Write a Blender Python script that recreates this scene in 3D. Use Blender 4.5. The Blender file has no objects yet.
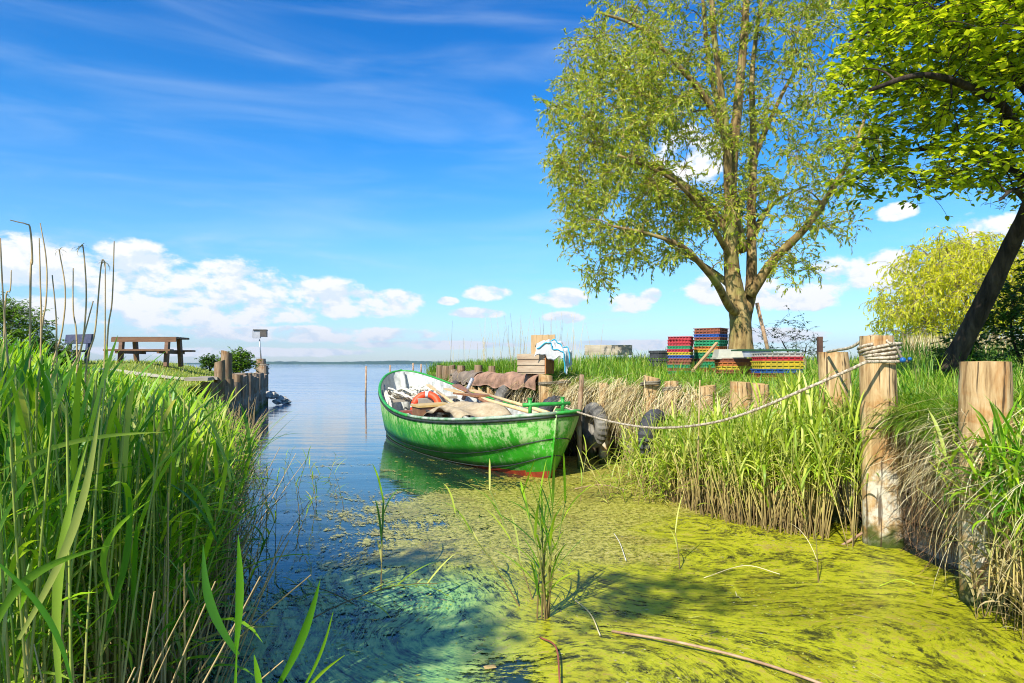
import bpy, math, random
import numpy as np
from mathutils import Vector, Matrix
R = math.radians
rng = np.random.default_rng(7); random.seed(7)
sc = bpy.context.scene
COL = sc.collection
EYE = 1.25; F = 683.0

# ------------------------------------------------------------ camera
cd = bpy.data.cameras.new('camera'); cam = bpy.data.objects.new('camera', cd); COL.objects.link(cam)
cam.location = (0, 0, EYE); cam.rotation_euler = (R(90), 0, 0)
cd.lens = 24.0; cd.sensor_width = 36; cd.shift_y = 22.5 / 1024
cd.clip_start = .05; cd.clip_end = 20000
sc.camera = cam

# ------------------------------------------------------------ node helper
class NT:
    def __init__(s, tree): s.t = tree; s.n = tree.nodes; s.l = tree.links
    def new(s, typ, **kw):
        n = s.n.new(typ)
        for k, v in kw.items(): setattr(n, k, v)
        return n
    def put(s, sock, v):
        if isinstance(v, bpy.types.NodeSocket): s.l.new(v, sock)
        elif isinstance(v, bpy.types.Node): s.l.new(v.outputs[0], sock)
        elif v is not None:
            if hasattr(sock, 'default_value'):
                try: sock.default_value = v
                except Exception:
                    sock.default_value = (*v, 1) if len(v) == 3 else v
    def math(s, op, a, b=None, c=None, clamp=False):
        n = s.new('ShaderNodeMath', operation=op); n.use_clamp = clamp
        for i, v in enumerate((a, b, c)):
            if v is not None: s.put(n.inputs[i], v)
        return n.outputs[0]
    def mix(s, f, a, b, mode='MIX'):
        n = s.new('ShaderNodeMix', data_type='RGBA', blend_type=mode)
        s.put(n.inputs[0], f); s.put(n.inputs[6], a); s.put(n.inputs[7], b)
        return n.outputs[2]
    def ramp(s, f, stops, interp='LINEAR'):
        n = s.new('ShaderNodeValToRGB'); n.color_ramp.interpolation = interp
        el = n.color_ramp.elements
        while len(el) < len(stops): el.new(.5)
        for e, (p, c) in zip(el, stops):
            e.position = p; e.color = (*c, 1) if len(c) == 3 else c
        s.put(n.inputs[0], f); return n.outputs[0]
    def noise(s, vec, scale=5, detail=4, rough=.55, dist=0):
        n = s.new('ShaderNodeTexNoise'); s.put(n.inputs['Vector'], vec)
        n.inputs['Scale'].default_value = scale; n.inputs['Detail'].default_value = detail
        n.inputs['Roughness'].default_value = rough; n.inputs['Distortion'].default_value = dist
        return n.outputs[0]
    def mapping(s, vec, scale=(1, 1, 1), loc=(0, 0, 0), rot=(0, 0, 0)):
        n = s.new('ShaderNodeMapping'); s.put(n.inputs[0], vec)
        n.inputs['Scale'].default_value = scale; n.inputs['Location'].default_value = loc; n.inputs['Rotation'].default_value = rot
        return n.outputs[0]
    def sstep(s, v, a, b):
        n = s.new('ShaderNodeMapRange', interpolation_type='SMOOTHSTEP'); n.clamp = True
        s.put(n.inputs[0], v); n.inputs[1].default_value = a; n.inputs[2].default_value = b
        return n.outputs[0]
    def comb(s, x, y, z):
        n = s.new('ShaderNodeCombineXYZ'); s.put(n.inputs[0], x); s.put(n.inputs[1], y); s.put(n.inputs[2], z); return n.outputs[0]
    def sep(s, v):
        n = s.new('ShaderNodeSeparateXYZ'); s.put(n.inputs[0], v); return n.outputs
    def bump(s, h, st=.3, d=.02, nrm=None):
        n = s.new('ShaderNodeBump'); n.inputs['Strength'].default_value = st; n.inputs['Distance'].default_value = d
        s.put(n.inputs['Height'], h)
        if nrm is not None: s.put(n.inputs['Normal'], nrm)
        return n.outputs[0]

# ------------------------------------------------------------ sun + sky
SUN_TO = Vector((-.50, -.86, 0)).normalized(); SUN_EL = R(42)
sdir = Vector((SUN_TO.x * math.cos(SUN_EL), SUN_TO.y * math.cos(SUN_EL), math.sin(SUN_EL)))
sl = bpy.data.lights.new('sun', 'SUN'); sl.energy = 5.0; sl.angle = R(.5); sl.color = (1, .95, .86)
so = bpy.data.objects.new('sun', sl); COL.objects.link(so); so.rotation_euler = (-sdir).to_track_quat('-Z', 'Y').to_euler()
so.location = (-20, -34, 40)

w = bpy.data.worlds.new('World'); sc.world = w; w.use_nodes = True
t = NT(w.node_tree); t.n.clear()
sky = t.new('ShaderNodeTexSky', sky_type='NISHITA'); sky.sun_disc = False
sky.sun_elevation = SUN_EL; sky.sun_rotation = math.atan2(sdir.x, sdir.y); sky.air_density = 1.0; sky.dust_density = .4; sky.ozone_density = 3.0
tc = t.new('ShaderNodeTexCoord')
X, Y, Z = t.sep(tc.outputs['Generated'])
az = t.math('ARCTAN2', X, Y)
hl = t.math('SQRT', t.math('ADD', t.math('MULTIPLY', X, X), t.math('MULTIPLY', Y, Y)))
el = t.math('ARCTAN2', Z, hl)
tint = t.ramp(t.math('MULTIPLY', el, 1 / 1.2), [(0, (.78, .88, 1.0)), (.06, (.62, .85, 1.06)), (.14, (.42, .86, 1.18)), (.26, (.12, .70, 1.16)), (.42, (.01, .52, 1.06)), (1, (.03, .42, .95))])
skyc = t.mix(1, sky.outputs[0], tint, 'MULTIPLY')
skyv = t.comb(az, t.math('MULTIPLY', el, 1.7), 0)
n1 = t.noise(skyv, 17, 8, .6, .15)
def pxdir(px, py): 
    a = math.atan2(px - 512, F); return a, math.atan2(-(py - 364), math.hypot(F, px - 512))
mask = None
clouds = [(-40, 262, 130, 28), (70, 266, 140, 28), (180, 282, 130, 26), (270, 297, 120, 23), (350, 303, 80, 17), (398, 300, 34, 12), (120, 312, 200, 14), (300, 334, 150, 9),
          (487, 293, 26, 9), (478, 313, 34, 6), (447, 301, 12, 5), (560, 298, 30, 10), (562, 318, 26, 7), (628, 303, 26, 11), (650, 296, 14, 8), (690, 160, 44, 34), (730, 290, 60, 18),
          (838, 278, 40, 22), (890, 272, 30, 22), (800, 300, 50, 12), (895, 212, 24, 9), (1000, 240, 60, 26), (620, 345, 120, 6), (760, 335, 90, 8), (440, 345, 90, 5), (240, 352, 160, 5)]
for (cx, cy, rx, ry) in clouds:
    a, e = pxdir(cx, cy); a2, e2 = pxdir(cx + rx, cy - ry)
    ra = abs(a2 - a); re = abs(e2 - e)
    q1 = t.math('POWER', t.math('MULTIPLY', t.math('SUBTRACT', az, a), 1 / ra), 2)
    q2 = t.math('POWER', t.math('MULTIPLY', t.math('SUBTRACT', el, e), 1 / (ry / F)), 2)
    m = t.math('SUBTRACT', 1, t.math('ADD', q1, q2))
    m = t.math('MAXIMUM', m, -1)
    mask = m if mask is None else t.math('SMOOTH_MAX', mask, m, .25)
# other clouds all round, out of the picture, so reflections and light stay natural
behind = t.math('MULTIPLY', t.sstep(t.math('ABSOLUTE', az), .85, 1.1), t.math('SUBTRACT', 1.0, t.sstep(el, .1, .4)))
mask = t.math('MAXIMUM', mask, t.math('SUBTRACT', t.math('MULTIPLY', behind, 1.2), 1.0))
mask = t.math('MINIMUM', mask, .55)
dens = t.math('ADD', t.math('MULTIPLY', mask, .8), t.math('MULTIPLY', t.math('SUBTRACT', n1, .52), 2.5))
dens = t.math('MULTIPLY', t.sstep(dens, -.02, .42), t.sstep(mask, -.6, .05))
n1u = t.noise(t.comb(az, t.math('MULTIPLY', t.math('ADD', el, .016), 1.7), 0), 17, 4, .6, .15)
lit = t.sstep(t.math('ADD', t.math('MULTIPLY', t.math('SUBTRACT', n1, n1u), 3.4), t.noise(skyv, 7, 3)), .12, .66)
ccol = t.mix(lit, (4.5, 5.1, 5.7, 1), (5.95, 6.0, 6.05, 1))
cirv = t.mapping(t.comb(az, el, 0), (2.2, 15, 1), rot=(0, 0, R(14)))
cir = t.math('MULTIPLY', t.sstep(t.noise(cirv, 1.3, 5, .5, .5), .38, .85), t.math('MULTIPLY', t.sstep(el, .02, .2), .24))
cir2 = t.math('MULTIPLY', t.sstep(t.noise(t.comb(t.math('MULTIPLY', az, 1.6), t.math('MULTIPLY', el, 9), 3), 3.2, 6, .62, .3), .5, .8), t.math('MULTIPLY', t.math('SUBTRACT', 1, t.sstep(el, .06, .3)), .4))
skyc = t.mix(cir, skyc, (4.4, 5.3, 6.0, 1))
skyc = t.mix(cir2, skyc, (4.6, 5.1, 5.6, 1))
skyc = t.mix(dens, skyc, ccol)
bg = t.new('ShaderNodeBackground'); bg.inputs[1].default_value = .115; t.put(bg.inputs[0], skyc)
ow = t.new('ShaderNodeOutputWorld'); t.l.new(bg.outputs[0], ow.inputs[0])
sc.view_settings.view_transform = 'Standard'; sc.view_settings.look = 'None'
sc.view_settings.exposure = .7; sc.view_settings.gamma = 1
sc.cycles.max_bounces = 6; sc.cycles.transparent_max_bounces = 12
sc.cycles.sample_clamp_indirect = 6; sc.cycles.filter_width = 1.05

# ------------------------------------------------------------ materials
MATS = {}
def mat(name):
    m = bpy.data.materials.new(name); m.use_nodes = True
    k = NT(m.node_tree); k.n.clear()
    out = k.new('ShaderNodeOutputMaterial'); p = k.new('ShaderNodeBsdfPrincipled')
    k.l.new(p.outputs[0], out.inputs[0]); MATS[name] = m
    k.p = p; k.out = out; k.tc = k.new('ShaderNodeTexCoord'); k.geo = k.new('ShaderNodeNewGeometry')
    k.oi = k.new('ShaderNodeObjectInfo')
    return m, k
def simple(name, c1, c2=None, rough=.7, scale=8, bump=.2, bd=.01, metal=0, stretch=(1, 1, 1), spec=.4, detail=5):
    m, k = mat(name)
    v = k.mapping(k.tc.outputs['Object'], stretch)
    n = k.noise(v, scale, detail, .62)
    c = k.ramp(n, [(.3, c1), (.7, c2 or c1)])
    k.put(k.p.inputs['Base Color'], c); k.p.inputs['Roughness'].default_value = rough
    k.p.inputs['Metallic'].default_value = metal; k.p.inputs['Specular IOR Level'].default_value = spec
    if bump: k.put(k.p.inputs['Normal'], k.bump(n, bump, bd))
    return m
def leafmat(name, cols, transl=.35, rough=.5, spec=.35, tb=1.6, objrand=.0):
    m, k = mat(name)
    r = k.geo.outputs['Random Per Island']
    if objrand: r = k.math('FRACT', k.math('ADD', r, k.oi.outputs['Random']))
    n = len(cols); c = k.ramp(r, [(i / max(n - 1, 1), cc) for i, cc in enumerate(cols)])
    k.put(k.p.inputs['Base Color'], c); k.p.inputs['Roughness'].default_value = rough; k.p.inputs['Specular IOR Level'].default_value = spec
    tr = k.new('ShaderNodeBsdfTranslucent'); k.put(tr.inputs[0], k.mix(1, c, (tb, tb, tb * .45, 1), 'MULTIPLY'))
    mx = k.new('ShaderNodeMixShader'); mx.inputs[0].default_value = transl
    k.l.new(k.p.outputs[0], mx.inputs[1]); k.l.new(tr.outputs[0], mx.inputs[2]); k.l.new(mx.outputs[0], k.out.inputs[0])
    return m
reed_leaf = leafmat('reed_leaf', [(.05, .18, .012), (.13, .34, .012), (.3, .52, .015), (.5, .64, .03), (.1, .26, .02), (.26, .48, .012), (.56, .5, .16)], .45, .4, .5, objrand=1)
reed_wall = leafmat('reed_leaf_yellow', [(.16, .3, .015), (.34, .46, .03), (.48, .56, .06), (.62, .6, .16), (.22, .36, .02)], .4, .45, .5, objrand=1)
grass_m = leafmat('grass_blade', [(.05, .17, .01), (.12, .28, .012), (.22, .38, .02), (.32, .42, .04), (.42, .38, .14)], .35, .5)
lawn_m = leafmat('lawn_blade', [(.22, .32, .02), (.34, .42, .03), (.42, .44, .06), (.5, .45, .2)], .3, .5)
straw_m = leafmat('dry_straw', [(.16, .09, .03), (.56, .42, .17), (.72, .6, .32), (.8, .7, .44), (.36, .25, .1)], .2, .6, .3, 1.2)
willow_m = leafmat('willow_leaf', [(.11, .18, .012), (.24, .33, .015), (.40, .46, .025), (.54, .54, .05), (.46, .36, .07)], .45, .45, .5)
alder_m = leafmat('broad_leaf', [(.10, .17, .006), (.25, .34, .01), (.48, .54, .015), (.68, .68, .05)], .48, .4, .5)
weep_m = leafmat('weeping_leaf', [(.38, .42, .015), (.6, .6, .02), (.76, .7, .04), (.46, .48, .03)], .55, .5)
dark_m = leafmat('dark_leaf', [(.03, .09, .01), (.07, .16, .015), (.12, .22, .02)], .3, .5)
bush_m = leafmat('bush_leaf', [(.06, .16, .01), (.14, .28, .015), (.24, .36, .03)], .35, .5)
hedge_m = leafmat('hedge_leaf', [(.06, .12, .01), (.12, .2, .02), (.22, .28, .03), (.32, .24, .06)], .25, .55)
bare_m = leafmat('grey_leaf', [(.08, .13, .06), (.14, .19, .08), (.2, .24, .1)], .3, .5)

# reed stem: tan at the foot, green higher up
def stemmat(name, low, mid, top, z0, z1):
    m, k = mat(name)
    z = k.sep(k.geo.outputs['Position'])[2]
    f = k.math('ADD', z, k.math('MULTIPLY', k.geo.outputs['Random Per Island'], .35))
    c = k.ramp(k.sstep(f, z0, z1), [(0, low), (.45, mid), (1, top)])
    k.put(k.p.inputs['Base Color'], k.mix(k.noise(k.tc.outputs['Object'], 30, 2), k.mix(1, c, (.6, .6, .6, 1), 'MULTIPLY'), c)); k.p.inputs['Roughness'].default_value = .5
    return m
reed_stem = stemmat('reed_stem', (.22, .14, .05), (.24, .25, .05), (.16, .32, .03), .15, .95)
reed_stem_w = stemmat('reed_stem_brown', (.20, .13, .05), (.62, .48, .16), (.36, .44, .07), .05, .95)
dead_stem = simple('dead_reed_stem', (.52, .38, .18), (.36, .24, .1), .6, 20, 0)

def barkmat(name, c1, c2, c3, sc_=6, st=(1, 1, .22), moss=None):
    m, k = mat(name)
    v = k.mapping(k.tc.outputs['Object'], st)
    n = k.noise(v, sc_, 7, .68, .4); n2 = k.noise(k.tc.outputs['Object'], 2.2, 3)
    c = k.ramp(n, [(.34, c1), (.5, c2), (.68, c3)])
    if moss: c = k.mix(k.sstep(n2, .5, .72), c, moss)
    k.put(k.p.inputs['Base Color'], c); k.p.inputs['Roughness'].default_value = .85; k.p.inputs['Specular IOR Level'].default_value = .2
    k.put(k.p.inputs['Normal'], k.bump(n, .9, .05)); return m
willow_bark = barkmat('willow_bark', (.05, .03, .015), (.24, .16, .06), (.44, .33, .14), 7, moss=(.3, .29, .08))
dark_bark = barkmat('dark_bark', (.01, .008, .006), (.04, .028, .02), (.09, .065, .045), 9)
pale_bark = barkmat('pale_bark', (.1, .07, .04), (.3, .24, .14), (.45, .38, .26), 9)

def pilemat(name, a, b, c_, crack=.5, algae=(.10, .14, .012), top=.36, weather=(.55, .5, .38)):
    m, k = mat(name)
    v = k.mapping(k.tc.outputs['Object'], (1, 1, .09))
    g = k.noise(v, 26, 6, .65, .3); big = k.noise(k.tc.outputs['Object'], 3.2, 5, .6, .5)
    c = k.ramp(g, [(.3, a), (.5, b), (.72, c_)])
    c = k.mix(k.sstep(big, .5, .68), c, k.mix(1, c, (.78, .52, .3, 1), 'MULTIPLY'))
    z = k.sep(k.geo.outputs['Position'])[2]
    zz = k.math('ADD', z, k.math('MULTIPLY', k.math('SUBTRACT', k.noise(k.tc.outputs['Object'], 9, 4), .5), .5))
    c = k.mix(k.math('MULTIPLY', k.math('SUBTRACT', 1, k.sstep(zz, top + .1, top + .25)), k.sstep(k.noise(k.tc.outputs['Object'], 7, 5, .7), .44, .6)), c, weather)
    c = k.mix(k.math('SUBTRACT', 1, k.sstep(zz, .02, .22)), c, algae)
    cr = k.sstep(k.noise(k.mapping(k.tc.outputs['Object'], (1, 1, .05)), 42, 3, .5), .60, .66)
    c = k.mix(k.math('MULTIPLY', cr, crack), c, (.05, .03, .015, 1))
    k.put(k.p.inputs['Base Color'], c); k.p.inputs['Roughness'].default_value = .8; k.p.inputs['Specular IOR Level'].default_value = .25
    k.put(k.p.inputs['Normal'], k.bump(k.math('SUBTRACT', g, k.math('MULTIPLY', cr, .5)), .55, .012)); return m
pile_pale = pilemat('pale_pile_wood', (.17, .095, .035), (.44, .29, .13), (.64, .48, .26), crack=.85, weather=(.55, .5, .38), algae=(.05, .07, .008))
pile_brown = pilemat('brown_pile_wood', (.10, .06, .03), (.24, .16, .09), (.4, .28, .16), weather=(.3, .27, .2))
pile_grey = pilemat('grey_pile_wood', (.10, .07, .045), (.28, .2, .13), (.46, .36, .24), weather=(.42, .41, .36), top=.25)
endgrain = simple('pile_end_grain', (.42, .24, .08), (.58, .38, .14), .85, 30, .3)
plank_grey = simple('weathered_plank', (.22, .18, .13), (.46, .40, .3), .8, 14, .4, .006, stretch=(.2, 1, 1))
plank_brown = simple('brown_plank', (.13, .06, .03), (.26, .13, .06), .65, 16, .3, .005, stretch=(.15, 1, 1))
table_wood = simple('dark_table_wood', (.10, .045, .02), (.2, .1, .045), .6, 14, .3, .005, stretch=(.2, 1, 1))
bench_dark = simple('dark_painted_plank', (.03, .035, .07), (.07, .07, .11), .6, 14, .2, .005)
board_tan = simple('tan_board', (.3, .19, .08), (.45, .3, .14), .7, 10, .3, .005, stretch=(1, 1, .2))
box_wood = simple('old_box_wood', (.26, .17, .1), (.5, .4, .27), .8, 12, .4, .006, stretch=(.2, 1, 1))
box_rust = simple('rusty_box_side', (.22, .07, .02), (.42, .17, .05), .8, 9, .4, .006)
rubber = simple('tyre_rubber', (.02, .02, .022), (.07, .07, .072), .75, 14, .3, .004)
tyre_mud = simple('muddy_tyre_rubber', (.03, .028, .025), (.26, .24, .2), .85, 6, .3, .004)
felt = simple('rust_brown_felt', (.16, .09, .055), (.42, .24, .15), .9, 7, .6, .02, detail=8)
felt2 = simple('grey_brown_felt', (.12, .09, .07), (.27, .21, .15), .9, 7, .6, .02, detail=8)
canvas_m = simple('beige_canvas', (.3, .22, .12), (.5, .4, .25), .85, 12, .8, .02, detail=9)
white_cloth = simple('white_sack_cloth', (.42, .42, .4), (.68, .68, .66), .75, 9, .3, .01)
blue_cloth = simple('blue_stripe', (.02, .32, .5), (.04, .42, .6), .7, 9, 0)
rope_m, k = mat('natural_rope')
wv = k.new('ShaderNodeTexNoise'); k.put(wv.inputs['Vector'], k.tc.outputs['Object']); wv.inputs['Scale'].default_value = 60
k.put(k.p.inputs['Base Color'], k.ramp(wv.outputs[0], [(.38, (.2, .15, .09)), (.62, (.56, .47, .33))])); k.p.inputs['Roughness'].default_value = .85
old_rope = simple('dark_old_rope', (.10, .08, .05), (.26, .22, .15), .9, 50, .4, .004)
white_paint = simple('white_inner_paint', (.26, .27, .24), (.66, .66, .6), .65, 7, .3, .004, detail=8)
sand_floor = simple('boat_floor', (.14, .12, .09), (.32, .27, .2), .8, 9, .3, .006)
red_paint = simple('red_bottom_paint', (.12, .025, .01), (.42, .05, .018), .5, 8, .2, .003)
redbrown = simple('red_brown_paint', (.2, .05, .03), (.32, .1, .06), .6, 9, .2, .004, stretch=(.3, 1, 1))
rail_green = simple('green_rail_paint', (.015, .2, .02), (.05, .38, .06), .45, 9, .15, .003)
rail_worn = simple('worn_rail_paint', (.05, .2, .06), (.5, .52, .42), .6, 7, .2, .003)
black_rub = simple('black_rubbing_strip', (.012, .014, .012), (.04, .05, .04), .6, 9, .1)
steel = simple('grey_steel', (.3, .31, .33), (.5, .5, .5), .45, 12, .1, .002, metal=.6)
lamp_white = simple('pale_box_face', (.3, .31, .34), (.45, .45, .46), .5, 12, .1)
lamp_dark = simple('dark_box_side', (.05, .045, .04), (.12, .1, .08), .6, 12, .1)
oar_wood = simple('oar_varnish', (.5, .34, .14), (.68, .5, .25), .5, 10, .1, .003)
oar_red = simple('oar_dark_wood', (.2, .08, .035), (.36, .17, .07), .5, 10, .1, .003)
orange = simple('orange_red_foam', (.72, .05, .015), (.85, .1, .02), .55, 6, .1)
net_m = simple('cream_net', (.55, .5, .38), (.75, .72, .6), .9, 26, .8, .02)
yellow_ply = simple('yellow_plywood', (.42, .28, .09), (.6, .42, .16), .6, 10, .1)
dark_in = simple('dark_basket', (.02, .02, .018), (.1, .09, .07), .8, 14, .4, .01)
tub_m = simple('cream_plastic', (.32, .32, .25), (.5, .48, .38), .5, 5, .1)
dgreen = simple('dark_green_board', (.01, .05, .02), (.03, .1, .04), .55, 8, .1)
blue_pl = simple('blue_plastic', (.01, .08, .25), (.02, .14, .4), .35, 8, 0)
rock_m = simple('shore_rock', (.3, .26, .2), (.62, .57, .48), .85, 5, .7, .03)
mud = simple('bank_earth', (.045, .03, .016), (.15, .1, .05), .95, 5, .8, .04, detail=8)
path_m = simple('sandy_path_ground', (.42, .35, .24), (.6, .52, .38), .95, 7, .4, .01)
stick_m = simple('drift_stick', (.2, .1, .05), (.5, .34, .2), .7, 12, .2, .003)
darkpost = simple('dark_iron_post', (.05, .025, .02), (.12, .06, .04), .8, 12, .2)
CR = {n: simple('crate_' + n, tuple(v * .35 + .02 for v in c), tuple(v * .62 for v in c), .6, 14, .1, .002, spec=.4) for n, c in dict(
    red=(.75, .03, .05), green=(.01, .42, .16), yellow=(.85, .62, .02), blue=(.015, .12, .52), brown=(.42, .11, .04), orange=(.75, .22, .03), white=(.7, .66, .58)).items()}

# land: soil under the blades
m, k = mat('meadow_ground'); ground_m = m
n = k.noise(k.tc.outputs['Object'], 1.6, 8, .65); n2 = k.noise(k.tc.outputs['Object'], 22, 4, .6)
c = k.ramp(n, [(.3, (.09, .15, .012)), (.55, (.2, .27, .02)), (.75, (.34, .33, .08))])
c = k.mix(k.sstep(n2, .5, .7), c, (.12, .12, .03, 1))
nz = k.sep(k.geo.outputs['Normal'])[2]
c = k.mix(k.sstep(nz, .45, .8), (.09, .06, .03, 1), c)
k.put(k.p.inputs['Base Color'], c); k.p.inputs['Roughness'].default_value = .95; k.put(k.p.inputs['Normal'], k.bump(n2, .8, .05))

# hull paint
m, k = mat('green_hull_paint'); hull_m = m
o = k.tc.outputs['Object']
n = k.noise(k.mapping(o, (1, 1, .55)), 11, 9, .74, .3); nb = k.noise(o, 1.7, 4, .6, .3); nf = k.noise(o, 45, 5, .7); nm = k.noise(k.mapping(o, (1, 1, .7)), 24, 8, .8)
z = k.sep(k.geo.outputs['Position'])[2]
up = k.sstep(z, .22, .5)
base = k.ramp(nb, [(.3, (.02, .22, .01)), (.55, (.04, .38, .012)), (.8, (.12, .48, .03))])
wv_ = k.math('ADD', k.math('ADD', n, k.math('MULTIPLY', k.math('SUBTRACT', nb, .5), .35)), k.math('MULTIPLY', up, .11))
wv_ = k.math('ADD', k.math('MULTIPLY', wv_, .6), k.math('MULTIPLY', nm, .42)); wear = k.sstep(wv_, .515, .63)
c = k.mix(k.math('MULTIPLY', wear, k.math('ADD', .45, k.math('MULTIPLY', up, .45))), base, k.mix(nf, (.22, .46, .1, 1), (.6, .66, .36, 1)))
sc2 = k.sstep(k.noise(k.mapping(o, (9, 9, 1.2), rot=(0, .3, .5)), 4, 4, .6), .66, .7)
c = k.mix(k.math('MULTIPLY', sc2, .6), c, (.62, .72, .52, 1))
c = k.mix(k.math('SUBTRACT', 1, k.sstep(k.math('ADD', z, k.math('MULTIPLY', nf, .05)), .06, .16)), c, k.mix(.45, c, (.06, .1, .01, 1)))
c = k.mix(k.math('MULTIPLY', k.math('SUBTRACT', 1, k.sstep(k.math('ADD', z, k.math('MULTIPLY', k.math('SUBTRACT', nb, .5), .3)), .12, .34)), .55), c, k.mix(1, c, (.35, .42, .4, 1), 'MULTIPLY'))  # lower strakes darkened in the colour: painted-in shade of the down-facing planks
k.put(k.p.inputs['Base Color'], c); k.put(k.p.inputs['Roughness'], k.math('ADD', .35, k.math('MULTIPLY', wear, .35)))
k.put(k.p.inputs['Normal'], k.bump(k.math('ADD', n, k.math('MULTIPLY', nf, .4)), .25, .006))

# water
m, k = mat('lake_water'); water_m = m
pos = k.geo.outputs['Position']; px_, py_, pz_ = k.sep(pos)
far = k.sstep(py_, 9, 60)
b1 = k.noise(k.mapping(pos, (.5, 1.9, 1)), 1.3, 5, .55, .2); b2 = k.noise(k.mapping(pos, (.35, 1.2, 1)), .35, 4, .6, .3)
hgt = k.math('ADD', k.math('MULTIPLY', b1, k.math('ADD', .006, k.math('MULTIPLY', far, .05))), k.math('MULTIPLY', b2, k.math('MULTIPLY', far, .25)))
k.put(k.p.inputs['Normal'], k.bump(hgt, 1.0, 1.0))
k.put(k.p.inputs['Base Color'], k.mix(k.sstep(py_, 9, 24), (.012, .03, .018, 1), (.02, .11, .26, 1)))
k.p.inputs['Roughness'].default_value = .03; k.p.inputs['IOR'].default_value = 1.38; k.p.inputs['Specular IOR Level'].default_value = .9

# floating algae
m, k = mat('algae_film'); algae_m = m
at1 = k.new('ShaderNodeAttribute', attribute_name='cover').outputs['Fac']
at2 = k.new('ShaderNodeAttribute', attribute_name='psi').outputs['Fac']
at3 = k.new('ShaderNodeAttribute', attribute_name='teal').outputs['Fac']
at4 = k.new('ShaderNodeAttribute', attribute_name='speck').outputs['Fac']
pos = k.geo.outputs['Position']; ax, ay, _ = k.sep(pos)
wn = k.noise(pos, 1.3, 7, .62)
fl = k.comb(k.math('ADD', k.math('MULTIPLY', at2, 6.5), k.math('MULTIPLY', wn, 3.0)), k.math('MULTIPLY', ax, 1.9), k.math('MULTIPLY', ay, 1.9))
s1 = k.noise(fl, 1.5, 9, .68, .5); s2 = k.noise(fl, 5.5, 6, .7, .4)
g1 = k.noise(pos, 24, 7, .75); g2 = k.noise(pos, 2.1, 6, .6, 1.2); g3 = k.noise(pos, 75, 4, .7)
s3 = k.noise(fl, 15, 5, .75, .3)
st = k.math('ADD', k.math('ADD', k.math('MULTIPLY', s1, .42), k.math('MULTIPLY', s2, .36)), k.math('ADD', k.math('MULTIPLY', s3, .22), k.math('MULTIPLY', k.math('SUBTRACT', k.noise(pos, 14, 6, .7), .5), .3)))
streak = k.ramp(st, [(.40, (.02, .025, .004)), (.45, (.10, .10, .008)), (.485, (.26, .27, .008)), (.54, (.44, .45, .01)), (.59, (.36, .27, .05)), (.66, (.54, .5, .12))])
spk = k.ramp(k.math('ADD', k.math('MULTIPLY', g1, .6), k.math('MULTIPLY', g3, .4)), [(.42, (.05, .05, .01)), (.475, (.22, .21, .02)), (.52, (.38, .35, .05)), (.6, (.52, .45, .14))])
c = k.mix(k.sstep(k.math('ADD', at4, k.math('MULTIPLY', k.math('SUBTRACT', g2, .5), 2.2)), .25, .75), streak, spk)
c = k.mix(k.math('MULTIPLY', k.sstep(g2, .5, .7), .6), c, k.mix(1, c, (.55, .42, .4, 1), 'MULTIPLY'))
g4 = k.noise(pos, .9, 5, .6, .8); c = k.mix(k.math('MULTIPLY', k.sstep(g4, .5, .68), .6), c, k.mix(1, c, (.5, .5, .4, 1), 'MULTIPLY'))
tealc = k.ramp(st, [(.42, (.005, .03, .035)), (.475, (.04, .16, .08)), (.52, (.14, .36, .12)), (.6, (.36, .55, .16))])
c = k.mix(k.math('MULTIPLY', at3, .85), c, tealc)
k.put(k.p.inputs['Base Color'], c); k.p.inputs['Roughness'].default_value = .38; k.p.inputs['Specular IOR Level'].default_value = .45
k.put(k.p.inputs['Normal'], k.bump(k.math('ADD', st, k.math('MULTIPLY', g1, .5)), .25, .01))
cov = k.math('ADD', k.math('SUBTRACT', at1, k.math('MULTIPLY', at3, .06)), k.math('ADD', k.math('MULTIPLY', k.math('SUBTRACT', st, .5), 3.4), k.math('ADD', k.math('MULTIPLY', k.math('SUBTRACT', g1, .5), 1.5), k.math('MULTIPLY', k.math('SUBTRACT', g2, .5), 2.0))))
al = k.sstep(cov, .30, .62)
tp = k.new('ShaderNodeBsdfTransparent'); mx = k.new('ShaderNodeMixShader')
k.put(mx.inputs[0], al); k.l.new(tp.outputs[0], mx.inputs[1]); k.l.new(k.p.outputs[0], mx.inputs[2]); k.l.new(mx.outputs[0], k.out.inputs[0])

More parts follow.
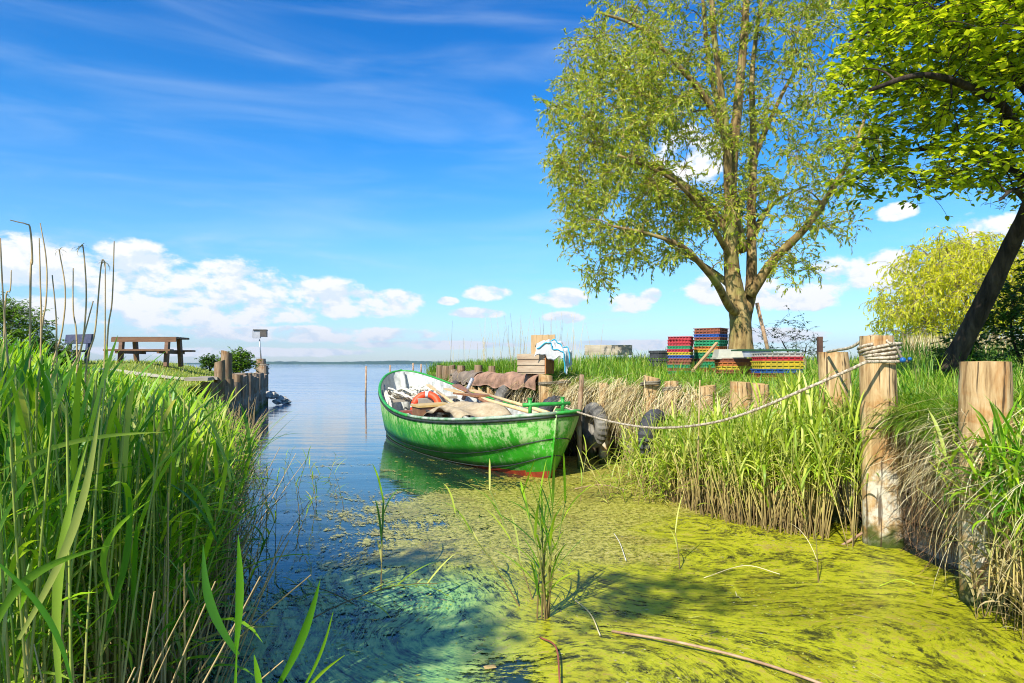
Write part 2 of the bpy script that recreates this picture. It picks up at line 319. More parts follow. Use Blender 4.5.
# ------------------------------------------------------------ mesh helpers
def tag(o, label=None, cat=None, group=None, kind=None):
    if label: o['label'] = label
    if cat: o['category'] = cat
    if group: o['group'] = group
    if kind: o['kind'] = kind
    return o
def empty(name, loc=(0, 0, 0), rz=0, **kw):
    o = bpy.data.objects.new(name, None); COL.objects.link(o); o.location = loc; o.rotation_euler = (0, 0, rz); o.empty_display_size = .1
    return tag(o, **kw)
def link(name, me, parent=None, loc=None, **kw):
    o = bpy.data.objects.new(name, me); COL.objects.link(o)
    if parent is not None: o.parent = parent
    if loc is not None: o.location = loc
    return tag(o, **kw)
def np_mesh(name, V, Fq, mats, mi=None, smooth=True, attrs=None):
    V = np.asarray(V, dtype=np.float32); Fq = np.asarray(Fq, dtype=np.int32)
    me = bpy.data.meshes.new(name); nf, k_ = Fq.shape
    me.vertices.add(len(V)); me.vertices.foreach_set('co', V.ravel())
    me.loops.add(nf * k_); me.loops.foreach_set('vertex_index', Fq.ravel())
    me.polygons.add(nf); me.polygons.foreach_set('loop_start', np.arange(nf, dtype=np.int32) * k_)
    try: me.polygons.foreach_set('loop_total', np.full(nf, k_, dtype=np.int32))
    except Exception: pass
    for m_ in mats: me.materials.append(m_)
    if mi is not None: me.polygons.foreach_set('material_index', np.asarray(mi, dtype=np.int32))
    me.polygons.foreach_set('use_smooth', np.full(nf, smooth))
    if attrs:
        for a, v in attrs.items():
            at = me.attributes.new(a, 'FLOAT', 'POINT'); at.data.foreach_set('value', np.asarray(v, dtype=np.float32))
    me.update(calc_edges=True); me.validate(); return me

class MB:
    def __init__(s): s.v = []; s.f = []; s.m = []; s.sm = []
    def add(s, vs, fs, mi=0, smooth=False):
        b = len(s.v); s.v += [tuple(v) for v in vs]
        for f in fs: s.f.append(tuple(i + b for i in f)); s.m.append(mi); s.sm.append(smooth)
    def box(s, c, size, rot=None, mi=0, taper=1.0):
        hx, hy, hz = (d / 2 for d in size); M = rot if rot is not None else Matrix.Identity(3)
        vs = []
        for z in (-1, 1):
            tp = taper if z > 0 else 1
            for x, y in ((-1, -1), (1, -1), (1, 1), (-1, 1)): vs.append(Vector(c) + M @ Vector((x * hx * tp, y * hy * tp, z * hz)))
        s.add(vs, [(3, 2, 1, 0), (4, 5, 6, 7), (0, 1, 5, 4), (1, 2, 6, 5), (2, 3, 7, 6), (3, 0, 4, 7)], mi); return s
    def tube(s, pts, rad, n=8, mi=0, caps=True, smooth=True, jit=0, capmi=None, flat=1.0):
        pts = [Vector(p) for p in pts]; N = len(pts)
        if not hasattr(rad, '__len__'): rad = [rad] * N
        tg = [(pts[min(i + 1, N - 1)] - pts[max(i - 1, 0)]).normalized() for i in range(N)]
        up = Vector((0, 0, 1)) if abs(tg[0].z) < .9 else Vector((1, 0, 0))
        u = tg[0].cross(up).normalized(); vs = []
        for i in range(N):
            u = (u - tg[i] * u.dot(tg[i])).normalized(); w_ = tg[i].cross(u)
            for j in range(n):
                a = 2 * math.pi * j / n; r = rad[i] * (1 + jit * random.uniform(-1, 1))
                vs.append(pts[i] + u * math.cos(a) * r + w_ * math.sin(a) * r * flat)
        fs = [(i * n + j, i * n + (j + 1) % n, (i + 1) * n + (j + 1) % n, (i + 1) * n + j) for i in range(N - 1) for j in range(n)]
        b = len(s.v); s.add(vs, fs, mi, smooth)
        if caps:
            cm = mi if capmi is None else capmi
            s.f.append(tuple(b + j for j in reversed(range(n)))); s.m.append(cm); s.sm.append(False)
            s.f.append(tuple(b + (N - 1) * n + j for j in range(n))); s.m.append(cm); s.sm.append(False)
        return s
    def mesh(s, name, mats):
        me = bpy.data.meshes.new(name); me.from_pydata(s.v, [], s.f)
        for m_ in (mats if isinstance(mats, (list, tuple)) else [mats]): me.materials.append(m_)
        me.polygons.foreach_set('material_index', s.m); me.polygons.foreach_set('use_smooth', s.sm); me.update(); return me
    def build(s, name, mats, parent=None, loc=None, **kw): return link(name, s.mesh(name, mats), parent, loc, **kw)
def rotz(a): return Matrix.Rotation(a, 3, 'Z')
def at(px, py, Yd): return Vector(((px - 512) * Yd / F, Yd, EYE - (py - 364) * Yd / F))
def smooth(x, a, b):
    q = np.clip((x - a) / (b - a), 0, 1); return q * q * (3 - 2 * q)

def path_batch(P, az, e0, dk, L, seg, daz=None, pw=1.3):
    """n curved centre lines (n, seg+1, 3)"""
    P = np.asarray(P, float); n = len(P); s_ = np.linspace(0, 1, seg + 1)
    sm = (s_[1:] + s_[:-1]) / 2
    e = e0[:, None] - dk[:, None] * sm[None] ** pw
    a = az[:, None] + (0 if daz is None else daz[:, None] * sm[None])
    dl = L[:, None] / seg
    d = np.stack([np.cos(e) * np.cos(a) * dl, np.cos(e) * np.sin(a) * dl, np.sin(e) * dl], -1)
    C = np.concatenate([np.zeros((n, 1, 3)), np.cumsum(d, 1)], 1) + P[:, None]
    return C, d
def ribbons(P, az, e0, dk, L, W, seg=5, fold=.25, daz=None, prof=None, twist=None, pw=1.3):
    C, d = path_batch(P, az, e0, dk, L, seg, daz, pw); n = len(C)
    s_ = np.linspace(0, 1, seg + 1)
    if prof is None: prof = np.clip((s_ * 1.0 + .12) ** .45 * (1 - s_) ** .55 * 1.35, .03, 1)
    side = np.stack([-np.sin(az), np.cos(az), 0 * az], -1)
    if twist is not None:
        side = side * np.cos(twist)[:, None] + np.array([0, 0, 1.]) * np.sin(twist)[:, None]
    side = side[:, None] * (prof[None, :, None] * W[:, None, None] * .5)
    dn = np.concatenate([d[:, :1], d], 1); dn = dn / (np.linalg.norm(dn, axis=-1, keepdims=True) + 1e-9)
    nr = np.cross(dn, side); 
    if fold:
        V = np.stack([C - side + nr * fold, C, C + side + nr * fold], 2); k_ = 3
    else:
        V = np.stack([C - side, C + side], 2); k_ = 2
    idx = np.arange(n * (seg + 1) * k_).reshape(n, seg + 1, k_)
    Fq = np.stack([idx[:, :-1, :-1], idx[:, :-1, 1:], idx[:, 1:, 1:], idx[:, 1:, :-1]], -1).reshape(-1, 4)
    return V.reshape(-1, 3), Fq
def tubes(P, az, e0, dk, L, r0, r1, seg=4, sides=4, daz=None):
    C, d = path_batch(P, az, e0, dk, L, seg, daz); n = len(C)
    dn = np.concatenate([d[:, :1], d], 1); dn /= np.linalg.norm(dn, axis=-1, keepdims=True)
    side = np.stack([-np.sin(az), np.cos(az), 0 * az], -1)[:, None] + 0 * dn
    nr = np.cross(dn, side)
    rr = (r0[:, None] + (r1 - r0)[:, None] * np.linspace(0, 1, seg + 1)[None])[..., None]
    V = np.stack([C + rr * (np.cos(a) * side + np.sin(a) * nr) for a in np.arange(sides) * 2 * np.pi / sides], 2)
    idx = np.arange(n * (seg + 1) * sides).reshape(n, seg + 1, sides); nx = np.roll(idx, -1, 2)
    Fq = np.stack([idx[:, :-1], nx[:, :-1], nx[:, 1:], idx[:, 1:]], -1).reshape(-1, 4)
    return V.reshape(-1, 3), Fq, C
def merge(parts):
    Vs, Fs, Ms, b = [], [], [], 0
    for V, Fq, mi in parts:
        Vs.append(V); Fs.append(Fq + b); Ms.append(np.full(len(Fq), mi)); b += len(V)
    return np.concatenate(Vs), np.concatenate(Fs), np.concatenate(Ms)
U = rng.uniform

# ------------------------------------------------------------ setting: shores
def Wl(y):   # waterside line of the right quay
    y = np.asarray(y, float); return np.where(y < 5.3, 2.62, 2.62 - .434 * (y - 5.3))
LP_y = np.array([-3, 2, 6, 10, 11, 11.6, 14, 22, 30.]); LP_x = np.array([-2.2, -2.5, -3.6, -4.7, -5.05, -5.25, -5.75, -8.1, -10.6])
def Ll(y): return np.interp(y, LP_y, LP_x)
def wob(x, y): return .5 * np.sin(x * 1.7 + .6 * y) + .3 * np.sin(2.9 * y - 1.1 * x) + .2 * np.sin(5.3 * x + 4.1 * y)
def hr(x, y):   # right bank height
    d = x - Wl(y) - .10
    d = np.minimum(d, 17.5 + .18 * np.maximum(x, 0) + .4 * np.sin(x) - y)
    near = smooth(y, 6.5, 4.2)
    z = -.5 + smooth(d, 0, .22) * (1.4 - .04 * near) + .22 * smooth(d, .3, 3) + .15 * smooth(y, 9, 14)
    return z + .035 * wob(x, y) * smooth(d, .1, .8)
def hl_(x, y):
    d = np.minimum(Ll(y) - x, 24.2 + .2 * np.sin(x) - y)
    wall = smooth(y, 10, 11.2)
    zw = -.5 + smooth(d, .02, .2) * 1.38 + .3 * smooth(d, .3, 3.5) + .12 * smooth(y, 14, 17.5) * smooth(d, 1, 3)
    zn = -.3 + 1.3 * smooth(d, 0, 3.2) + .12 * smooth(d, 3, 8)
    return zn * (1 - wall) + zw * wall + .03 * wob(x, y) * smooth(d, .2, 1)
def terrain(name, xs, ys, hf, xoff=None, label=None):
    Xg, Yg = np.meshgrid(xs, ys)
    if xoff is not None: Xg = Xg + xoff(Yg)
    Zg = hf(Xg, Yg); V = np.stack([Xg, Yg, Zg], -1).reshape(-1, 3)
    idx = np.arange(len(V)).reshape(Xg.shape)
    Fq = np.stack([idx[:-1, :-1], idx[:-1, 1:], idx[1:, 1:], idx[1:, :-1]], -1).reshape(-1, 4)
    return link(name, np_mesh(name, V, Fq, [ground_m]), kind='structure')
dx = np.concatenate([np.linspace(0, .5, 12), np.linspace(.6, 6, 40), np.geomspace(6.5, 150, 26)])
terrain('right_bank', dx, np.concatenate([np.linspace(-4, 19, 150), np.linspace(19.6, 48, 50)]), hr, Wl)
terrain('left_bank', -dx[::-1], np.linspace(-4, 25, 170), hl_, Ll)
# sandy path on the left bank
ys = np.linspace(12.3, 15.2, 14); V = []; 
pts = [(-13, 12.0), (-10.5, 12.8), (-8.5, 13.6), (-7.2, 14.0), (-6.5, 14.2)]
for (x, y) in pts:
    for q in np.linspace(-.75, .75, 6): V.append((x, y + q, hl_(np.array(x), np.array(y + q)) + .02))
Fq = [(i * 6 + j, (i + 1) * 6 + j, (i + 1) * 6 + j + 1, i * 6 + j + 1) for i in range(4) for j in range(5)]
link('path', np_mesh('path', V, Fq, [path_m]), kind='structure')
# lake bed and water
link('lake_bed', np_mesh('lake_bed', [(-9000, -600, -1.5), (9000, -600, -1.5), (9000, 9000, -1.5), (-9000, 9000, -1.5)], [(0, 1, 2, 3)], [mud]), kind='structure')
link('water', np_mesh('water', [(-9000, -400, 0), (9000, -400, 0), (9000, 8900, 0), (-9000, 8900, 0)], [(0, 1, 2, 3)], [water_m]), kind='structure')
# far shore: low wooded land
shore_m = simple('far_woodland', (.012, .045, .03), (.04, .09, .04), .95, .02, 0)
shore_far_m = simple('far_hill_woodland', (.02, .05, .05), (.05, .1, .07), .95, .01, 0)
def shore(name, x0, x1, y, hmax, seed, m_, dep=260):
    n = 260; xs = np.linspace(x0, x1, n); r2 = np.random.default_rng(seed)
    h = hmax * (.55 + .3 * np.sin(xs / 310 + seed) + .15 * np.sin(xs / 77)) + r2.uniform(0, .22, n) * hmax
    h *= smooth(xs, x0, x0 + 400) * smooth(xs, x1, x1 - 400); h = np.maximum(h, .6)
    rows = [(0, -.5), (4, .9), (60, 1), (dep, .1)]; V = []
    for dy, f in rows:
        for x, hh in zip(xs, h): V.append((x, y + dy + 120 * math.sin(x / 900), max(hh * f, -.5) if f > 0 else -.5))
    Fq = [(r_ * n + i, r_ * n + i + 1, (r_ + 1) * n + i + 1, (r_ + 1) * n + i) for r_ in range(3) for i in range(n - 1)]
    link(name, np_mesh(name, V, Fq, [m_], smooth=False), kind='structure')
shore('far_shore', -1500, 900, 2300, 11, 3, shore_m)
shore('far_hills', -100, 3800, 3400, 34, 5, shore_far_m, 500)

hz = MB().box((400, 1760, 58), (5600, 3960, 124)).mesh('haze', [])
hm = bpy.data.materials.new('haze_air'); hm.use_nodes = True; hk = NT(hm.node_tree); hk.n.clear(); ho = hk.new('ShaderNodeOutputMaterial'); hv = hk.new('ShaderNodeVolumePrincipled')
hv.inputs['Color'].default_value = (.62, .78, .98, 1); hv.inputs['Density'].default_value = .00016; hv.inputs['Anisotropy'].default_value = .3; hk.l.new(hv.outputs[0], ho.inputs['Volume'])
hz.materials.clear(); hz.materials.append(hm); link('haze', hz, kind='stuff', label='thin blue air over the lake', cat='haze')
# floating algae sheet
gx = np.linspace(-3.2, 2.62, 240); gy = np.linspace(1.2, 9.2, 320); Xg, Yg = np.meshgrid(gx, gy)
def gau(cx, cy, rx, ry): return np.exp(-(((Xg - cx) / rx) ** 2 + ((Yg - cy) / ry) ** 2))
xl = np.interp(Yg, [1.2, 3, 3.8, 4.8, 6.2, 6.6, 7.2, 9.3], [-1.95, -1.4, -1.15, -1.05, -1.25, -.75, .2, .75])
cover = .47 * np.tanh((Xg - xl) * 1.5) + .5 + .25 * smooth(Xg, 0, 1.2)
cover -= .3 * gau(-.05, 2.7, .35, .45) + .25 * gau(.75, 3.25, .5, .2) + .2 * gau(1.3, 4.4, .5, .2) + .45 * gau(-1.0, 3.9, .5, .6) * 0 + .2 * gau(.45, 3.3, .3, .22)
cover -= .22 * gau(-.9, 5.2, .7, .5)
psi = 1.5 * (.9 * Xg + .42 * Yg) + 2.3 * gau(.75, 4.4, 1.0, 1.1) - .8 * gau(1.95, 3.4, .8, .5) + 1.1 * gau(-.4, 3.0, .6, .5) + .8 * gau(.2, 5.6, .9, .6) - .7 * gau(1.35, 5.2, .4, .35) - .4 * gau(.55, 3.0, .5, .4) + .6 * gau(-.9, 3.9, .5, .5)
teal = np.clip(smooth(Xg, .15, -.35) * smooth(Yg, 4.35, 3.7), 0, 1)
speck = .9 * smooth(Yg, 3.9, 4.6) * (1 - .9 * gau(1.6, 4.9, .8, .7)) - .8 * smooth(Xg, 1.1, 1.9) * smooth(Yg, 6.2, 5.0) + .5 * gau(-.3, 5.3, 1, 1)
V = np.stack([Xg, Yg, np.full_like(Xg, .005)], -1).reshape(-1, 3); idx = np.arange(len(V)).reshape(Xg.shape)
Fq = np.stack([idx[:-1, :-1], idx[:-1, 1:], idx[1:, 1:], idx[1:, :-1]], -1).reshape(-1, 4)
link('floating_algae', np_mesh('floating_algae', V, Fq, [algae_m], attrs=dict(cover=cover.ravel(), psi=psi.ravel(), teal=teal.ravel(), speck=speck.ravel())), kind='stuff',
     label='yellow green film of floating algae swirling on the shallow water', cat='algae')

# ------------------------------------------------------------ quay piles
def pile(x, y, z0, z1, r, m_, lab, grp, name='mooring_pile', lean=(0, 0), n=18, top=True, cut=0, rtop=1.0, parent=None, knob=0):
    hh = z1 - z0; N = 14; mb = MB(); vs = []; ph = [random.uniform(0, 6.28) for _ in range(3)]
    for i in range(N + 1):
        q = i / N; rr = r * (1 + (rtop - 1) * q) * (1 + .05 * math.sin(3 * q + ph[0]) + .02 * math.sin(9 * q + ph[1]))
        if i == N: rr *= .94
        for j in range(n):
            a = 2 * math.pi * j / n
            k_ = 1 + .05 * math.cos(2 * a + ph[1]) + .035 * math.cos(3 * a + ph[2]) + random.uniform(-.012, .012)
            zz = q * hh + (cut * rr * math.cos(a + ph[0]) if i >= N - 1 else 0)
            vs.append((rr * k_ * math.cos(a) + lean[0] * q, rr * k_ * math.sin(a) + lean[1] * q, zz))
    fs = [(i * n + j, i * n + (j + 1) % n, (i + 1) * n + (j + 1) % n, (i + 1) * n + j) for i in range(N) for j in range(n)]
    mb.add(vs, fs, 0, True)
    cv = [vs[N * n + j] for j in range(n)]; c = (lean[0], lean[1], hh + .004)
    mb.add(cv + [c], [(j, (j + 1) % n, n) for j in range(n)], 1, False)
    o = mb.mesh('pile', [m_, endgrain if m_ is pile_pale else m_])
    return link(name, o, None, (x, y, z0), label=lab, cat='wooden post', group=grp)
GQ = 'timber posts of the right quay'
def wy(px): return 3347 / (px - 215.6)
main_post = pile(2.585, 4.72, -.45, 1.445, .122, pile_pale, 'tall pale mooring post with thick rope wound round its top', None, lean=(-.05, .02), rtop=.93, n=26)
pile(2.47, 3.56, -.45, 1.262, .118, pile_pale, 'thick sawn pale post nearest the right edge, bare flat top', GQ, lean=(.0, .0), n=26, rtop=1.0)
pile(2.66, 5.42, -.45, 1.345, .108, pile_pale, 'pale post standing just behind the rope wound mooring post', GQ, lean=(-.09, .05), n=22)
qp = [(436.7, 365.3, 8, pile_brown, 'dark brown post at the lakeward end of the right quay'), (443, 366, 8, pile_brown, 'brown post second from the lake end of the right quay'),
      (449, 365.3, 7, pile_brown, 'brown post third from the lake end of the right quay'), (451.5, 369.5, 7, pile_grey, 'short grey post fourth from the lake end of the right quay'),
      (456.6, 374, 8, pile_grey, 'short post with a ring of old rope beyond the felt sheets'), (459.5, 365.6, 8, pile_brown, 'brown post beside the grey felt sheet at its lake end'),
      (474.7, 365, 9, pile_brown, 'post whose top sticks up behind the grey felt sheet'), (490, 366, 7, pile_brown, 'post top showing behind the middle of the brown felt sheet'),
      (476, 381, 9, pile_pale, 'pale stake under the felt, first from the lake'), (484.5, 382, 9, pile_pale, 'pale stake under the felt, second from the lake'),
      (493, 383, 9, pile_pale, 'pale stake under the felt, third from the lake'), (501.5, 384, 9, pile_pale, 'pale stake under the felt, just left of the big tyre'),
      (538.7, 384, 9, pile_brown, 'thin brown post between the big tyre and the thick roped post'), (549.7, 375, 16, pile_pale, 'thick pale post with a rope band beside the wooden box'),
      (566, 380, 11, pile_pale, 'pale roped post just right of the boat bow'), (588, 388, 10, pile_brown, 'brown post half hidden by hanging straw above the hanging tyre'),
      (607, 384, 12, pile_pale, 'pale post in the hanging dry grass right of the boat'), (653.5, 377, 16, pile_pale, 'pale post with old rope left of the black tyre'),
      (675, 381, 15, pile_pale, 'pale post with old rope right of the black tyre'), (710, 386, 17, pile_pale, 'pale post among the reeds below the tall crate stack'),
      (746, 382, 20, pile_pale, 'pale post among the reeds left of the yellow crate stack'), (765, 384, 18, pile_pale, 'pale post among the reeds below the yellow crate stack'),
      (627, 388, 12, pile_brown, 'brown post in the straw between the two hanging tyres'), (792, 392, 16, pile_brown, 'low brown post hidden in the reed tops right of the yellow crates')]
for (px, pt, w_, m_, lab) in qp:
    Yd = wy(px); r_ = w_ * Yd / F / 2
    off = -.05 if m_ is pile_pale else .04
    pile(float(Wl(Yd)) + off, Yd, -.4, EYE - (pt - 364) * Yd / F, r_, m_, lab, GQ, lean=(random.uniform(-.03, .03), random.uniform(-.03, .03)), cut=random.uniform(0, .25), n=14)
# old rope bands round some posts
def ring(x, y, z, r, turns, lab, m_=old_rope, rr=.012, lean=0):
    pts = [(x + math.cos(a) * (r + .006 * math.sin(3 * a)), y + math.sin(a) * (r + .006), z + .02 * a / 6.28 + lean * math.cos(a) + .006 * math.sin(2 * a)) for a in np.linspace(0, turns * 6.283, 22 * turns)]
    return MB().tube(pts, rr, 6).build('rope_band', m_, label=lab, cat='rope')
for (px, dz, lab) in [(549.7, .14, 'old rope band round the thick post beside the wooden box'), (566, .05, 'old rope band round the post right of the boat bow'), (653.5, .09, 'old dark rope tied round the post left of the black tyre'),
                      (675, .1, 'old dark rope tied round the post right of the black tyre'), (456.6, .03, 'old rope ring on the short post beyond the felt sheets')]:
    Yd = wy(px); q = [p for p in qp if p[0] == px][0]
    ring(float(Wl(Yd)) - .05, Yd, EYE - (q[1] - 364) * Yd / F - dz, q[2] * Yd / F / 2 + .012, 2, lab, lean=.01)
ring(2.47, 3.56, .80, .128, 1, 'thin dark wire round the thick sawn post at the right edge', darkpost, .006)
ring(2.575, 4.72, .78, .130, 1, 'thin dark cord round the middle of the tall mooring post', darkpost, .005, lean=-.02)
# plank walling behind the near posts
for i, (z, h_) in enumerate([(.06, .17), (.25, .16), (.43, .15)]):
    mb = MB(); mb.box((2.76 + .01 * i, 4.3, z), (.05, 1.9 - .1 * i, h_), rotz(R(1.2 * (i - 1))))
    mb.build('plank', plank_grey, label=('lowest', 'middle', 'topmost')[i] + ' weathered plank of the walling behind the rope wound post', cat='plank', group='plank walling of the quay')
MB().box((2.73, 3.1, .2), (.05, 1.0, .5)).build('plank', plank_grey, label='broad weathered plank behind the sawn post at the right edge', cat='plank')
st_ = at(944, 404, 5.3); MB().box((st_.x + .05, 5.3, .95), (.8, .22, .05), rotz(R(-6))).build('plank', plank_grey, label='grey plank lying in the grass left of the thick sawn post', cat='plank')

# felt sheets draped over the rail
def drape(pxa, pxb, m_, lab, z, r_, sd):
    ya, yb = wy(pxa), wy(pxb); a = Vector((float(Wl(ya)) - .02, ya, z)); b = Vector((float(Wl(yb)) - .02, yb, z + .01))
    d = (b - a); n_ = Vector((d.y, -d.x, 0)).normalized(); N = 26; K = 15; mb = MB(); vs = []
    rr = np.random.default_rng(sd)
    for sh in (0, 1):
        for i in range(N + 1):
            c = a + d * (i / N) + Vector((0, 0, .02 * math.sin(i * .7 + sd)))
            for j in range(K):
                q = j / (K - 1) * 2 - 1
                ang = max(-1, min(1, q * 1.9)) * math.pi / 2
                drop = max(0, abs(q) - .53) * .2 * (1 + .15 * math.sin(i * .9 + sd))
                r2 = r_ - .014 * sh + .012 * math.sin(i * 1.1 + j * .8 + sd)
                p = c + n_ * (math.sin(ang) * r2) + Vector((0, 0, math.cos(ang) * r2 - drop))
                vs.append(p)
    M_ = (N + 1) * K; fs = []
    for i in range(N):
        for j in range(K - 1):
            q = (i * K + j, (i + 1) * K + j, (i + 1) * K + j + 1, i * K + j + 1); fs.append(q[::-1]); fs.append(tuple(M_ + v for v in q))
    for i in range(N):
        for j in (0, K - 1): fs.append((i * K + j, (i + 1) * K + j, M_ + (i + 1) * K + j, M_ + i * K + j))
    for j in range(K - 1):
        for i in (0, N): fs.append((i * K + j, i * K + j + 1, M_ + i * K + j + 1, M_ + i * K + j))
    mb.add(vs, fs, 0, True); mb.build('felt_sheet', m_, label=lab, cat='mat')
drape(458, 480, felt2, 'grey brown felt sheet hung over the quay posts at the lake end', .97, .13, 1)
drape(479.5, 543, felt, 'long rust brown felt sheet hung over the quay posts behind the boat', .955, .14, 4)

# tyres
def tyre(loc, Rr, r_, rot, m_, lab):
    mb = MB(); vs = []; N = 48; prof = []
    for j in range(14):
        a = 2 * math.pi * j / 14; prof.append((Rr - r_ + r_ * math.cos(a) * 1.0, r_ * .95 * math.sin(a)))
    for i in range(N):
        th = 2 * math.pi * i / N
        for j, (pr, pz) in enumerate(prof):
            k_ = (1.035 if i % 2 else .985) if j in (0, 1, 13, 2, 12) else 1
            if j in (6, 7, 8): pr = max(pr, Rr * .56)
            vs.append((pr * k_ * math.cos(th), pr * k_ * math.sin(th), pz))
    fs = [(i * 14 + j, ((i + 1) % N) * 14 + j, ((i + 1) % N) * 14 + (j + 1) % 14, i * 14 + (j + 1) % 14) for i in range(N) for j in range(14)]
    mb.add(vs, fs, 0, False); o = mb.build('tyre', m_, label=lab, cat='tyre', group='old tyres used as fenders'); o.location = loc; o.rotation_euler = rot; return o
y_ = wy(513); tyre((float(Wl(y_)) - .12, y_, .60), .30, .10, (R(82), 0, R(56)), tyre_mud, 'large grey treaded tyre leaning under the brown felt sheet')
y_ = wy(466); tyre((float(Wl(y_)) - .2, y_, .68), .24, .09, (R(82), 0, R(60)), rubber, 'small dark tyre hanging at the lake end under the grey felt')
p = at(556, 415, 9.2); tyre((p.x, 9.2, p.z), .26, .09, (R(90), 0, R(15)), rubber, 'black tyre behind the green mooring bar at the boat bow')
p = at(594, 425, 8.3); tyre((p.x, 8.3, p.z), .27, .085, (R(90), R(-12), R(112)), tyre_mud, 'muddy tyre hanging edge on beside the boat bow')
p = at(655, 436, 6.95); tyre((p.x, 6.95, p.z), .27, .09, (R(90), 0, R(52)), rubber, 'black tyre hanging in the reeds under the sagging rope')

# ------------------------------------------------------------ boat
BX0, BY0, BX1, BY1, BB, ga, gb, zm, zn, zf, tm, heel, rk0, rk1, Bw, wa, wb = [0.47, 7.306, -2.211, 13.593, 0.923, 0.411, 0.472, 0.568, 0.148, 0.539, 0.416, 0.044, 0.155, 0.42, 0.753, 0.66, 0.474]
BL = math.hypot(BX1 - BX0, BY1 - BY0); bd = np.array([BX1 - BX0, BY1 - BY0]) / BL; bn = np.array([bd[1], -bd[0]])
def nf_(t_, a, b):
    t_ = np.clip(t_, 0, 1); mm = a / (a + b); return (t_ ** a * (1 - t_) ** b) / (mm ** a * (1 - mm) ** b)
def sheer(t_): return zm + np.where(t_ < tm, zn * ((tm - t_) / tm) ** 2, zf * ((t_ - tm) / (1 - tm)) ** 2)
def bpt(s_, off, z):   # local along (m), sideways (starboard +), z  -> boat-local coordinates (origin at near stem foot)
    return (bd[0] * s_ + bn[0] * off, bd[1] * s_ + bn[1] * off, z + off * heel)
ts = (1 - np.cos(np.linspace(0, math.pi, 71))) / 2
ts = ts * .75 + np.linspace(0, 1, 71) * .25
def hull_row(w_, ins=0.0):
    """w_: 0 gunwale .. 1 waterline .. 2 keel"""
    if w_ <= 1:
        l1 = .37 + .44 * (1 - np.exp(-ts * 6)); l2 = .63 + .31 * (1 - np.exp(-ts * 13)); u = np.clip(w_, 0, 1)
        w_ = np.where(u < .4, l1 * u / .4, np.where(u < .7, l1 + (l2 - l1) * (u - .4) / .3, l2 + (1 - l2) * (u - .7) / .3))
        B = Bw * nf_(ts, wa, wb) + (BB * nf_(ts, ga, gb) - Bw * nf_(ts, wa, wb)) * (1 - w_ ** (1.15 + .85 * smooth(ts, 0, .25)))
        a0 = rk0 * w_ ** 1.3; a1 = rk1 * w_ ** 1.3; z = sheer(ts) * (1 - w_)
    else:
        q = w_ - 1; B = Bw * nf_(ts, wa, wb) * (1 - q ** 2.2); a0 = rk0 + .1 * q; a1 = rk1 + .2 * q; z = -.2 * q + 0 * ts
    s_ = a0 + ts * (BL - a0 - a1)
    return s_, np.maximum(B - ins, .0), z
boat = empty('rowing_boat', (BX0, BY0, 0), label='green wooden rowing boat with worn paint moored by the quay', cat='boat')
NT_ = len(ts)
def shell(levels, name, mats, mif=None, ins=0.0, laps=()):
    mb = MB()
    for sg in (-1, 1):
        vs = []
        for w_ in levels:
            lap = .016 * sum(1 for l in laps if w_ > l); s_, B, z = hull_row(w_, ins)
            tape = np.clip(np.minimum(ts, 1 - ts) * 12, 0, 1)
            B = np.maximum(B - lap * tape, 0)
            if ins: s_ = np.clip(s_, s_[0] + .05, s_[-1] - .06)
            for i in range(NT_): vs.append(bpt(s_[i], sg * B[i], z[i]))
        for r_ in range(len(levels) - 1):
            fs = []; 
            for i in range(NT_ - 1):
                f = (r_ * NT_ + i, r_ * NT_ + i + 1, (r_ + 1) * NT_ + i + 1, (r_ + 1) * NT_ + i)
                f = f if (sg < 0) != bool(ins) else f[::-1]
                zc = sum(vs[v][2] for v in f) / 4
                fs.append((f, (1 if (mif and zc < mif(i / NT_)) else 0)))
            b = len(mb.v)
            if r_ == 0: base = b; mb.v += [tuple(v) for v in vs]
            for f, mi in fs: mb.f.append(tuple(base + v for v in f)); mb.m.append(mi); mb.sm.append(True)
    return mb.build(name, mats, boat)
lev = [0, .1, .2, .3, .399, .401, .5, .6, .699, .701, .78, .82, .86, .9, .94, .97, 1.0, 1.15, 1.3, 1.5, 1.7, 1.85, 2.0]
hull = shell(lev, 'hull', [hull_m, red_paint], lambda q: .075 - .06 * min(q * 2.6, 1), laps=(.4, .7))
inner = shell([0, .15, .3, .45, .6, .75, .9], 'inner_planking', [white_paint], ins=.035)
# dark seams below the laps
for l in (.4, .7):
    for sg in (-1, 1):
        s_, B, z = hull_row(l + .004); tape = np.clip(np.minimum(ts, 1 - ts) * 12, 0, 1)
        pts = [bpt(s_[i], sg * (B[i] - .008 * tape[i] + .001), z[i] - .004) for i in range(0, NT_)]
        MB().tube(pts, .0065, 5).build('plank_seam', black_rub, boat)
# rails
for sg in (-1, 1):
    s_, B, z = hull_row(0)
    pts = [bpt(s_[i], sg * (B[i] - .008), z[i] + .008) for i in range(NT_)]
    k0 = 30
    if sg < 0:
        MB().tube(pts[:k0 + 1], .024, 8, flat=.8).build('gunwale', rail_worn, boat, label='worn near length of gunwale'); MB().tube(pts[k0:], .026, 8, flat=.8).build('gunwale', rail_green, boat)
    else: MB().tube(pts, .024, 8, flat=.8).build('gunwale', rail_green, boat)
    pts = [bpt(s_[i], sg * (B[i] + .006), z[i] - .03) for i in range(NT_)]
    MB().tube(pts, .016, 6).build('rubbing_strip', black_rub, boat)
